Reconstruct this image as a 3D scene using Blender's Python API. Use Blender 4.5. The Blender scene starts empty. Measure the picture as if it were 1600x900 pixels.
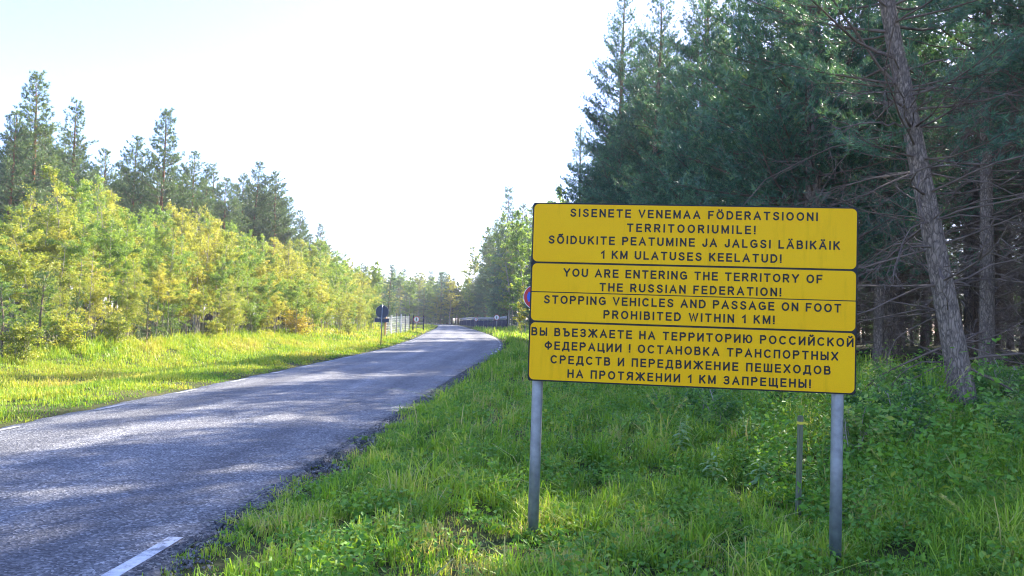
import bpy, math, random
import numpy as np
from mathutils import Vector

SC = bpy.context.scene
COL = SC.collection
R = math.radians
rng = np.random.default_rng(11)
random.seed(5)

# ------------------------------------------------------------------ camera
PITCH, ROLL, FPX, EYE = R(2.4), R(1.952), 1155.0, 1.6
_F = np.array([0, math.cos(PITCH), math.sin(PITCH)])
_R0 = np.array([1.0, 0, 0]); _U0 = np.cross(_R0, _F)
_R = math.cos(ROLL) * _R0 + math.sin(ROLL) * _U0
_U = -math.sin(ROLL) * _R0 + math.cos(ROLL) * _U0
cd = bpy.data.cameras.new('camera')
cam = bpy.data.objects.new('camera', cd); COL.objects.link(cam)
cd.sensor_width = 36.0; cd.lens = 36.0 * FPX / 1600.0
cd.clip_start = 0.05; cd.clip_end = 3000
from mathutils import Matrix
cam.matrix_world = Matrix(((_R[0], _U[0], -_F[0], 0), (_R[1], _U[1], -_F[1], 0), (_R[2], _U[2], -_F[2], EYE), (0, 0, 0, 1)))
SC.camera = cam

# ------------------------------------------------------------------ light
SUN_AZ, SUN_EL = R(38), R(35)          # azimuth clockwise from +Y
W = bpy.data.worlds.new('World'); SC.world = W; W.use_nodes = True
bg = W.node_tree.nodes['Background']
sk = W.node_tree.nodes.new('ShaderNodeTexSky'); sk.sky_type = 'NISHITA'; sk.sun_disc = False
sk.sun_elevation = SUN_EL; sk.sun_rotation = SUN_AZ
sk.air_density = 1.0; sk.dust_density = 0.7; sk.ozone_density = 6.0
tint_ = W.node_tree.nodes.new('ShaderNodeMix'); tint_.data_type = 'RGBA'; tint_.blend_type = 'MULTIPLY'; tint_.inputs[0].default_value = 1.0
tint_.inputs[7].default_value = (.86, .74, .86, 1)      # a clear, cold September sky
W.node_tree.links.new(sk.outputs[0], tint_.inputs[6]); W.node_tree.links.new(tint_.outputs[2], bg.inputs[0]); bg.inputs[1].default_value = 0.1
sd = bpy.data.lights.new('sun', 'SUN'); sd.energy = 3.0; sd.angle = R(0.5); sd.color = (1.0, 0.93, 0.80)
sun = bpy.data.objects.new('sun', sd); COL.objects.link(sun)
sdir = Vector((math.sin(SUN_AZ) * math.cos(SUN_EL), math.cos(SUN_AZ) * math.cos(SUN_EL), math.sin(SUN_EL)))
sun.rotation_euler = sdir.to_track_quat('Z', 'Y').to_euler()
sun.location = (20, 20, 40)
vs = SC.view_settings
vs.view_transform = 'Standard'; vs.look = 'None'; vs.gamma = 1; vs.use_curve_mapping = False
vs.exposure = 2.82
cy = SC.cycles
cy.max_bounces = 7; cy.diffuse_bounces = 4; cy.glossy_bounces = 2; cy.transmission_bounces = 4
cy.volume_bounces = 1; cy.caustics_reflective = False; cy.caustics_refractive = False
cy.sample_clamp_indirect = 8.0; cy.filter_width = 1.1

# ------------------------------------------------------------------ helpers
def at(px, py, Y):
    d = _F + _R * (px - 800) / FPX - _U * (py - 450) / FPX
    t = Y / d[1]
    return np.array([0, 0, EYE]) + d * t

def at_z(px, py, z=0.0):
    d = _F + _R * (px - 800) / FPX - _U * (py - 450) / FPX
    t = (z - EYE) / d[2]
    return np.array([0, 0, EYE]) + d * t

def unit(v):
    v = np.asarray(v, float)
    return v / (np.linalg.norm(v, axis=-1, keepdims=True) + 1e-9)

class MB:
    """collects triangles, with one tint value per vertex"""
    def __init__(self): self.v = []; self.f = []; self.t = []; self.n = 0
    def add(self, v, f, t=0.5):
        v = np.asarray(v, float).reshape(-1, 3); f = np.asarray(f, np.int64).reshape(-1, 3)
        self.v.append(v); self.f.append(f + self.n); self.n += len(v)
        self.t.append(np.full(len(v), t, float) if np.isscalar(t) else np.asarray(t, float))
    def tube(self, path, rad, sides=6, cap=False, t=0.5):
        P = np.asarray(path, float); n = len(P)
        rad = np.broadcast_to(np.asarray(rad, float), (n,))
        T = np.gradient(P, axis=0); T = unit(T)
        ref = np.array([0, 0, 1.0]) if abs(T[:, 2].mean()) < 0.8 else np.array([1.0, 0, 0])
        A = unit(np.cross(T, ref)); B = np.cross(T, A)
        an = np.arange(sides) * 2 * math.pi / sides
        V = P[:, None, :] + rad[:, None, None] * (A[:, None, :] * np.cos(an)[None, :, None] + B[:, None, :] * np.sin(an)[None, :, None])
        i = np.arange(n - 1)[:, None]; j = np.arange(sides)[None, :]; k = (j + 1) % sides
        a = i * sides + j; b = i * sides + k; c = a + sides; d = b + sides
        F = np.concatenate([np.stack([a, b, d], -1).reshape(-1, 3), np.stack([a, d, c], -1).reshape(-1, 3)])
        V = V.reshape(-1, 3)
        if cap:
            V = np.vstack([V, P[0], P[-1]]); m = n * sides
            jj = np.arange(sides); kk = (jj + 1) % sides
            F = np.concatenate([F, np.stack([np.full(sides, m), kk, jj], -1), np.stack([np.full(sides, m + 1), (n - 1) * sides + jj, (n - 1) * sides + kk], -1)])
        self.add(V, F, t)
    def box(self, c, s, rot=None, t=0.5):
        x, y, z = np.asarray(s, float) / 2
        V = np.array([[-x, -y, -z], [x, -y, -z], [x, y, -z], [-x, y, -z], [-x, -y, z], [x, -y, z], [x, y, z], [-x, y, z]])
        if rot is not None: V = V @ np.asarray(rot).T
        F = [[0, 2, 1], [0, 3, 2], [4, 5, 6], [4, 6, 7], [0, 1, 5], [0, 5, 4], [1, 2, 6], [1, 6, 5], [2, 3, 7], [2, 7, 6], [3, 0, 4], [3, 4, 7]]
        self.add(V + np.asarray(c, float), F, t)
    def tris(self, V3, t):
        """V3 (N,3,3), t (N,)"""
        N = len(V3)
        self.add(V3.reshape(-1, 3), np.arange(N * 3).reshape(-1, 3), np.repeat(np.broadcast_to(t, (N,)), 3))
    def mesh(self, name, mat, smooth=False):
        V = np.vstack(self.v); F = np.vstack(self.f); T = np.concatenate(self.t)
        me = bpy.data.meshes.new(name)
        me.vertices.add(len(V)); me.vertices.foreach_set('co', V.astype(np.float32).ravel())
        me.loops.add(len(F) * 3); me.loops.foreach_set('vertex_index', F.astype(np.int32).ravel())
        me.polygons.add(len(F))
        me.polygons.foreach_set('loop_start', np.arange(0, len(F) * 3, 3, dtype=np.int32))
        try: me.polygons.foreach_set('loop_total', np.full(len(F), 3, np.int32))
        except Exception: pass
        me.polygons.foreach_set('use_smooth', np.full(len(F), smooth, bool))
        a = me.attributes.new('tint', 'FLOAT', 'POINT'); a.data.foreach_set('value', T.astype(np.float32))
        me.update(calc_edges=True)
        if mat: me.materials.append(mat)
        return me

def link(name, me, parent=None, loc=None, rotz=0.0):
    o = bpy.data.objects.new(name, me); COL.objects.link(o)
    if parent is not None: o.parent = parent
    if loc is not None: o.location = [float(q) for q in loc]
    o.rotation_euler.z = rotz
    return o

def tag(o, label=None, cat=None, group=None, kind=None):
    if label: o['label'] = label
    if cat: o['category'] = cat
    if group: o['group'] = group
    if kind: o['kind'] = kind
    return o

def thing(name, label, cat, loc=(0, 0, 0), rotz=0.0, group=None):
    return tag(link(name, None, None, loc, rotz), label, cat, group)

def dup(root, loc, rotz, scale, label, group=None):
    r = root.copy(); COL.objects.link(r)
    r.location = [float(q) for q in loc]; r.rotation_euler = (random.uniform(-.02, .02), random.uniform(-.02, .02), rotz)
    r.scale = scale if isinstance(scale, tuple) else (scale,) * 3
    r['label'] = label
    if group: r['group'] = group
    elif 'group' in r: del r['group']
    for ch in list(root.children):
        c = ch.copy(); COL.objects.link(c); c.parent = r
    return r

# ------------------------------------------------------------------ materials
def new_mat(name):
    m = bpy.data.materials.new(name); m.use_nodes = True
    nt = m.node_tree
    return m, nt, nt.nodes['Principled BSDF']

def N(nt, t, **kw):
    n = nt.nodes.new(t)
    for k, v in kw.items(): setattr(n, k, v)
    return n

def ramp(nt, stops, src):
    r = nt.nodes.new('ShaderNodeValToRGB')
    e = r.color_ramp.elements
    while len(e) < len(stops): e.new(0.5)
    for q, (p, c) in zip(e, stops): q.position = p; q.color = (*c, 1)
    nt.links.new(src, r.inputs[0]); return r.outputs[0]

def mixc(nt, fac, a, b, mode='MIX'):
    m = nt.nodes.new('ShaderNodeMix'); m.data_type = 'RGBA'; m.blend_type = mode
    for s, v in ((0, fac), (6, a), (7, b)):
        if isinstance(v, (int, float)): m.inputs[s].default_value = v
        elif isinstance(v, tuple): m.inputs[s].default_value = (*v, 1)
        else: nt.links.new(v, m.inputs[s])
    return m.outputs[2]

def noise(nt, scale, detail=3, vec=None, rough=0.55, out=0):
    n = nt.nodes.new('ShaderNodeTexNoise'); n.inputs['Scale'].default_value = scale
    n.inputs['Detail'].default_value = detail; n.inputs['Roughness'].default_value = rough
    if vec is not None: nt.links.new(vec, n.inputs['Vector'])
    return n.outputs[out]

def coords(nt, which='Object'):
    return nt.nodes.new('ShaderNodeTexCoord').outputs[which]

def mapped(nt, scale, which='Object'):
    mp = nt.nodes.new('ShaderNodeMapping'); mp.inputs['Scale'].default_value = scale
    nt.links.new(coords(nt, which), mp.inputs[0]); return mp.outputs[0]

def bump(nt, bs, h, strength, dist):
    b = nt.nodes.new('ShaderNodeBump'); b.inputs['Strength'].default_value = strength
    b.inputs['Distance'].default_value = dist
    nt.links.new(h, b.inputs['Height']); nt.links.new(b.outputs[0], bs.inputs['Normal'])

def plain(name, col, rough=0.5, metal=0.0, spec=0.5, var=0.0, vscale=8.0):
    m, nt, b = new_mat(name)
    b.inputs['Base Color'].default_value = (*col, 1); b.inputs['Roughness'].default_value = rough
    b.inputs['Metallic'].default_value = metal; b.inputs['Specular IOR Level'].default_value = spec
    if var:
        n = noise(nt, vscale, 4, coords(nt))
        lo = tuple(c * (1 - var) for c in col); hi = tuple(min(1, c * (1 + var)) for c in col)
        nt.links.new(ramp(nt, [(0.3, lo), (0.7, hi)], n), b.inputs['Base Color'])
    return m

def leaf_mat(name, stops, transl=0.35, rough=0.42, objvar=0.25, spec=0.5):
    """foliage: colour from the per-leaf tint, drifted a little from tree to tree"""
    m, nt, b = new_mat(name)
    at_ = N(nt, 'ShaderNodeAttribute', attribute_name='tint')
    oi = N(nt, 'ShaderNodeObjectInfo')
    ma = N(nt, 'ShaderNodeMath', operation='MULTIPLY_ADD')
    nt.links.new(oi.outputs['Random'], ma.inputs[0]); ma.inputs[1].default_value = objvar
    ad = N(nt, 'ShaderNodeMath', operation='ADD'); ad.use_clamp = True
    nt.links.new(at_.outputs['Fac'], ma.inputs[2])
    nt.links.new(ma.outputs[0], ad.inputs[0]); ad.inputs[1].default_value = -objvar / 2
    c = ramp(nt, stops, ad.outputs[0])
    nt.links.new(c, b.inputs['Base Color']); b.inputs['Roughness'].default_value = rough
    b.inputs['Specular IOR Level'].default_value = spec
    if transl > 0:
        tr = N(nt, 'ShaderNodeBsdfTranslucent'); nt.links.new(mixc(nt, 1.0, c, (1.25, 1.2, 0.5), 'MULTIPLY'), tr.inputs[0])
        mx = N(nt, 'ShaderNodeMixShader'); mx.inputs[0].default_value = transl
        nt.links.new(b.outputs[0], mx.inputs[1]); nt.links.new(tr.outputs[0], mx.inputs[2])
        nt.links.new(mx.outputs[0], nt.nodes['Material Output'].inputs[0])
    return m

def bark_mat(name, low, high, z0, z1, dark=0.4):
    m, nt, b = new_mat(name)
    v0 = mapped(nt, (9, 9, 2.6))
    wv = N(nt, 'ShaderNodeVectorMath', operation='MULTIPLY_ADD'); wn = N(nt, 'ShaderNodeTexNoise'); wn.inputs['Scale'].default_value = 1.6; wn.inputs['Detail'].default_value = 5
    nt.links.new(v0, wn.inputs['Vector']); nt.links.new(wn.outputs['Color'], wv.inputs[0]); wv.inputs[1].default_value = (1.1, 1.1, 1.1); nt.links.new(v0, wv.inputs[2])
    v = wv.outputs[0]
    n1 = noise(nt, 2.2, 6, v, 0.7)
    vo = N(nt, 'ShaderNodeTexVoronoi', feature='DISTANCE_TO_EDGE'); vo.inputs['Scale'].default_value = 2.4
    nt.links.new(v, vo.inputs['Vector'])
    sp = N(nt, 'ShaderNodeSeparateXYZ'); nt.links.new(coords(nt), sp.inputs[0])
    mr = N(nt, 'ShaderNodeMapRange'); mr.inputs[1].default_value = z0; mr.inputs[2].default_value = z1
    nt.links.new(sp.outputs[2], mr.inputs[0])
    base = mixc(nt, mr.outputs[0], low, high)
    crack = ramp(nt, [(0.0, (dark,) * 3), (0.22, (1, 1, 1))], vo.outputs['Distance'])
    c = mixc(nt, 1.0, base, crack, 'MULTIPLY')
    c = mixc(nt, 1.0, c, ramp(nt, [(0.3, (.55, .55, .58)), (0.7, (1.35, 1.3, 1.25))], n1), 'MULTIPLY')
    nt.links.new(c, b.inputs['Base Color']); b.inputs['Roughness'].default_value = 0.9
    b.inputs['Specular IOR Level'].default_value = 0.15
    bump(nt, b, vo.outputs['Distance'], 0.8, 0.03)
    return m

M = {}
M['pine_bark'] = bark_mat('pine_bark', (.17, .13, .115), (.34, .17, .09), 5.0, 9.0)
M['grey_bark'] = bark_mat('grey_bark', (.31, .245, .185), (.40, .25, .15), 6.0, 12.0)
M['dead_wood'] = plain('dead_wood', (.17, .125, .095), .9, spec=.1, var=.4, vscale=3)
M['birch_bark'] = plain('birch_bark', (.38, .33, .26), .8, spec=.2, var=.45, vscale=9)
M['needle_blue'] = leaf_mat('needle_blue', [(0, (.035, .085, .055)), (.5, (.085, .19, .12)), (.85, (.15, .29, .16)), (1, (.24, .32, .11))], .3, .45)
M['needle_green'] = leaf_mat('needle_green', [(0, (.06, .11, .06)), (.5, (.125, .195, .09)), (.85, (.19, .26, .10)), (1, (.29, .28, .11))], .35, .45)
M['needle_young'] = leaf_mat('needle_young', [(0, (.04, .085, .03)), (.5, (.08, .16, .05)), (1, (.14, .23, .06))], .25, .45)
M['leaf_green'] = leaf_mat('leaf_green', [(0, (.10, .19, .05)), (.5, (.23, .35, .075)), (.85, (.34, .43, .10)), (1, (.48, .46, .12))], .5)
M['leaf_lime'] = leaf_mat('leaf_lime', [(0, (.12, .19, .04)), (.45, (.31, .36, .065)), (.8, (.46, .46, .11)), (1, (.57, .46, .12))], .5)
M['leaf_yellow'] = leaf_mat('leaf_yellow', [(0, (.20, .25, .05)), (.4, (.38, .39, .08)), (.8, (.50, .47, .11)), (1, (.56, .45, .11))], .5)
M['leaf_bush'] = leaf_mat('leaf_bush', [(0, (.20, .19, .04)), (.5, (.42, .36, .07)), (1, (.52, .36, .10))], .45)

M['leaf_shrub'] = leaf_mat('leaf_shrub', [(0, (.07, .17, .04)), (.5, (.19, .37, .075)), (.85, (.32, .48, .11)), (1, (.46, .50, .14))], .45, objvar=.5)

# ------------------------------------------------------------------ terrain
RY = np.array([-30, 0, 4, 8, 12, 22, 37, 46, 57, 75, 100, 130, 150, 170, 190, 215, 240])
RX = np.array([-2.35, -2.3, -2.15, -1.97, -1.72, -1.25, -.42, -.38, -.86, -2.3, -5.0, -8.3, -11.0, -15.0, -21.5, -33, -50])
LY = np.array([-30, 0, 5, 10, 18, 26, 35, 50, 63, 80, 100, 120, 139, 155, 170, 190, 205])
LX = np.array([-6.8, -6.6, -6.5, -6.42, -6.2, -6.02, -5.9, -6.6, -7.5, -8.7, -10.0, -11.7, -13.6, -16.5, -21, -32, -45])
def smooth_interp(y, ys, xs):
    y = np.asarray(y, float); s = 0
    for d in (-3, -1.5, 0, 1.5, 3): s = s + np.interp(y + d * (0.3 + np.abs(y) / 60), ys, xs)
    return s / 5
def xr(y): return smooth_interp(y, RY, RX)
def xl(y): return smooth_interp(y, LY, LX)
def sstep(a, b, x):
    t = np.clip((x - a) / (b - a), 0, 1); return t * t * (3 - 2 * t)
_ph = rng.uniform(0, 6.28, (12, 2)); _fr = rng.uniform(.25, 1.6, (12, 2)) * rng.choice([-1, 1], (12, 2))
def lumps(x, y):
    s = 0
    for (p, q), (a, b) in zip(_ph, _fr): s = s + np.sin(a * x + p + .7 * np.sin(b * y + q)) * np.sin(b * y + q)
    return s / 6
_p2 = rng.uniform(0, 6.28, (10, 2)); _f2 = rng.uniform(2.2, 6.5, (10, 2)) * rng.choice([-1, 1], (10, 2))
def bumps(x, y):
    s = 0
    for (p, q), (a, b) in zip(_p2, _f2): s = s + np.sin(a * x + p + 1.1 * np.sin(b * .6 * y + q)) * np.sin(b * y + q)
    return s / 4
def hgt(x, y):
    x = np.asarray(x, float); y = np.asarray(y, float)
    s = x - xr(y); t = xl(y) - x
    hr = -.03 + .05 * sstep(.2, .8, s) + .02 * sstep(.8, 1.6, s) - .10 * sstep(1.7, 3.0, s) + .02 * sstep(3, 5, s) + .42 * sstep(4.0, 9.5, s) * sstep(6, 11, y) + .35 * sstep(9, 30, s)
    hl = -.03 + .03 * sstep(.1, .6, t) - .22 * sstep(1.2, 3.5, t) + .30 * sstep(4.5, 8.5, t) + .5 * sstep(10, 40, t)
    h = np.where(s > 0, hr, np.where(t > 0, hl, -.04))
    h = h + .07 * lumps(x, y) * (sstep(.3, 2, s) + sstep(.6, 3, t)) + .035 * bumps(x, y) * (sstep(.4, 1.5, s) + sstep(.5, 1.5, t))
    return h - 1.0 * sstep(150, 260, y) * (1 + 0 * x)

def axis(pts):
    out = []
    for (a, b, st) in pts: out.append(np.arange(a, b, st))
    out.append([pts[-1][1]]); return np.concatenate(out)
gx = axis([(-320, -60, 8), (-60, -20, 1.5), (-20, 14, .2), (14, 60, 1.5), (60, 320, 8)])
gy = axis([(-60, -4, 3), (-4, 20, .2), (20, 60, .5), (60, 200, 2), (200, 460, 12)])
X, Y = np.meshgrid(gx, gy)
Z = hgt(X, Y)
nx, ny = len(gx), len(gy)
i, j = np.meshgrid(np.arange(nx - 1), np.arange(ny - 1)); a = (j * nx + i).ravel()
g = MB(); g.add(np.stack([X, Y, Z], -1), np.concatenate([np.stack([a, a + 1, a + 1 + nx], -1), np.stack([a, a + 1 + nx, a + nx], -1)]))
m, nt, b = new_mat('soil')
c0 = coords(nt)
n1 = noise(nt, .6, 6, c0); n2 = noise(nt, 14, 5, c0, .7)
soil = ramp(nt, [(.3, (.035, .032, .02)), (.5, (.06, .07, .022)), (.7, (.11, .10, .04))], n1)
soil = mixc(nt, 1.0, soil, ramp(nt, [(.3, (.5, .5, .5)), (.7, (1.5, 1.45, 1.35))], n2), 'MULTIPLY')
nt.links.new(soil, b.inputs['Base Color']); b.inputs['Roughness'].default_value = .95; b.inputs['Specular IOR Level'].default_value = .1
bump(nt, b, n2, .6, .05)
ground = link('ground', g.mesh('ground', m, True)); tag(ground, kind='structure')

# ------------------------------------------------------------------ road
ys = np.concatenate([np.arange(-12, 30, .07), np.arange(30, 90, .3), np.arange(90, 225, 1.0)])
e1 = .05 * np.sin(ys * 3.1 + np.sin(ys * 1.3)) + .05 * np.sin(ys * 7.7 + 2 * np.sin(ys * .9)) + .03 * np.sin(ys * 19 + np.sin(ys * 5)) + rng.normal(0, .012, len(ys))
e2 = .03 * np.sin(ys * 2.3 + np.sin(ys * 1.1)) + .02 * np.sin(ys * 9) + rng.normal(0, .008, len(ys))
right = xr(ys) + e1 * np.clip(1.5 - ys / 60, .2, 1); left = xl(ys) + e2 * np.clip(1.3 - ys / 60, .2, 1)
us = np.linspace(0, 1, 13)
crown_ = .035 * (1 - (2 * us - 1) ** 2)
drop = -1.0 * sstep(150, 260, ys)
V = np.stack([left[:, None] * (1 - us) + right[:, None] * us, np.repeat(ys[:, None], 13, 1), crown_[None, :] + .004 + drop[:, None]], -1)
V = np.concatenate([V[:, :1] - np.array([0.015, 0, .08]), V, V[:, -1:] - np.array([-.015, 0, .08])], 1)
n_u = V.shape[1]
i, j = np.meshgrid(np.arange(n_u - 1), np.arange(len(ys) - 1)); a = (j * n_u + i).ravel()
rd = MB(); UU = np.concatenate([[0], us, [1]])
rd.add(V, np.concatenate([np.stack([a, a + 1, a + 1 + n_u], -1), np.stack([a, a + 1 + n_u, a + n_u], -1)]), np.tile(UU, len(ys)))
m, nt, b = new_mat('asphalt')
c0 = coords(nt)
vo = N(nt, 'ShaderNodeTexVoronoi'); vo.inputs['Scale'].default_value = 60; nt.links.new(c0, vo.inputs['Vector'])
sepc = N(nt, 'ShaderNodeSeparateColor'); nt.links.new(vo.outputs['Color'], sepc.inputs[0])
stone = ramp(nt, [(0, (.05, .05, .054)), (.45, (.118, .118, .122)), (.8, (.185, .183, .18)), (1, (.36, .355, .345))], sepc.outputs[0])
big = noise(nt, .35, 5, c0, .6); mid = noise(nt, 5, 4, c0, .6)
tn = N(nt, 'ShaderNodeAttribute', attribute_name='tint')
track = ramp(nt, [(0, (1.25, 1.22, 1.15)), (.06, (1.1, 1.1, 1.08)), (.22, (.66, .66, .69)), (.36, (1.16, 1.16, 1.16)), (.5, (.84, .84, .87)), (.62, (1.16, 1.16, 1.16)), (.78, (.62, .62, .66)), (.93, (1.08, 1.07, 1.05)), (1, (.85, .83, .80))], tn.outputs['Fac'])
st = noise(nt, 1.0, 4, mapped(nt, (2.6, .12, 1)), .6)
c = mixc(nt, 1.0, stone, track, 'MULTIPLY')
c = mixc(nt, 1.0, c, ramp(nt, [(.3, (.78, .78, .8)), (.7, (1.25, 1.24, 1.22))], big), 'MULTIPLY')
c = mixc(nt, 1.0, c, ramp(nt, [(.3, (.74, .74, .76)), (.7, (1.24, 1.24, 1.23))], st), 'MULTIPLY')
c = mixc(nt, 1.0, c, ramp(nt, [(.35, (.85, .85, .86)), (.7, (1.15, 1.15, 1.13))], mid), 'MULTIPLY')
ck = N(nt, 'ShaderNodeTexVoronoi', feature='DISTANCE_TO_EDGE'); ck.inputs['Scale'].default_value = .55
cw_ = N(nt, 'ShaderNodeVectorMath', operation='ADD'); cn_ = N(nt, 'ShaderNodeTexNoise'); cn_.inputs['Scale'].default_value = 1.3; cn_.inputs['Detail'].default_value = 6
nt.links.new(c0, cn_.inputs['Vector']); nt.links.new(cn_.outputs['Color'], cw_.inputs[0]); nt.links.new(c0, cw_.inputs[1]); nt.links.new(cw_.outputs[0], ck.inputs['Vector'])
c = mixc(nt, 1.0, c, ramp(nt, [(0, (.45, .45, .46)), (.010, (1, 1, 1))], ck.outputs['Distance']), 'MULTIPLY')
nt.links.new(c, b.inputs['Base Color']); b.inputs['Roughness'].default_value = .72; b.inputs['Specular IOR Level'].default_value = .35
bump(nt, b, vo.outputs['Distance'], .7, .012)
road = link('road', rd.mesh('road', m, True)); tag(road, kind='structure')

m, nt, b = new_mat('worn_paint')
w = noise(nt, 9, 6, coords(nt), .75)
nt.links.new(ramp(nt, [(.40, (.20, .20, .20)), (.50, (.54, .54, .53)), (.72, (.74, .74, .72))], w), b.inputs['Base Color'])
b.inputs['Roughness'].default_value = .7
def crownz(x, y):
    u = (x - xl(y)) / (xr(y) - xl(y)); return .035 * (1 - (2 * u - 1) ** 2) + .004 + .005
mw, nt, b = new_mat('very_worn_paint')
w = noise(nt, 7, 6, coords(nt), .8)
nt.links.new(ramp(nt, [(.38, (.16, .16, .165)), (.52, (.34, .34, .34)), (.68, (.52, .52, .51))], w), b.inputs['Base Color'])
b.inputs['Roughness'].default_value = .7
def dash(y0, y1, side):
    yy = np.linspace(y0, y1, 8); mb = MB()
    xc = (xl(yy) + .16) if side < 0 else (xr(yy) - .17)
    wob = .006 * np.sin(yy * 23)
    A = np.stack([xc - .05 + wob, yy, crownz(xc - .05, yy)], -1); B_ = np.stack([xc + .05 + wob * .6, yy, crownz(xc + .05, yy)], -1)
    V = np.concatenate([A, B_]); k = np.arange(7)
    mb.add(V, np.concatenate([np.stack([k, k + 8, k + 9], -1), np.stack([k, k + 9, k + 1], -1)]))
    tag(link('road_marking', mb.mesh('road_marking', mw if side < 0 else m)), kind='structure')
for k in range(-1, 26): dash(9.57 - .85 + 2.53 * k, 9.57 + 2.53 * k, -1)
dash(3.6, 5.19, 1)
for k in range(12): dash(33 + 2.53 * k, 33.85 + 2.53 * k, 1)

# ------------------------------------------------------------------ tree builders
def curve_path(p0, d0, L, n, bend, jit=0.0, rg=None):
    P = [np.array(p0, float)]; d = unit(d0); st = L / n
    for k in range(n):
        d = unit(d + np.asarray(bend) / n + (rg.normal(0, jit, 3) if jit else 0))
        P.append(P[-1] + d * st)
    return np.array(P)

def tufts(mb, C, A, rg, k=8, ln=.10, wd=.012, t=None, spread=.9):
    C = np.asarray(C); A = unit(np.asarray(A)); n = len(C)
    if n == 0: return
    D = unit(A[:, None, :] * .75 + rg.normal(0, spread * .6, (n, k, 3)))
    L = ln * rg.uniform(.7, 1.2, (n, k, 1))
    base = C[:, None, :] + rg.normal(0, ln * .12, (n, k, 3))
    S = unit(np.cross(D, rg.normal(0, 1, (n, k, 3)))) * wd / 2
    T = np.stack([base - S, base + S, base + D * L], 2).reshape(-1, 3, 3)
    tt = (rg.uniform(0.1, .75, n) if t is None else t)[:, None] + rg.normal(0, .1, (n, k))
    mb.tris(T, np.clip(tt, 0, 1).ravel())

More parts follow.
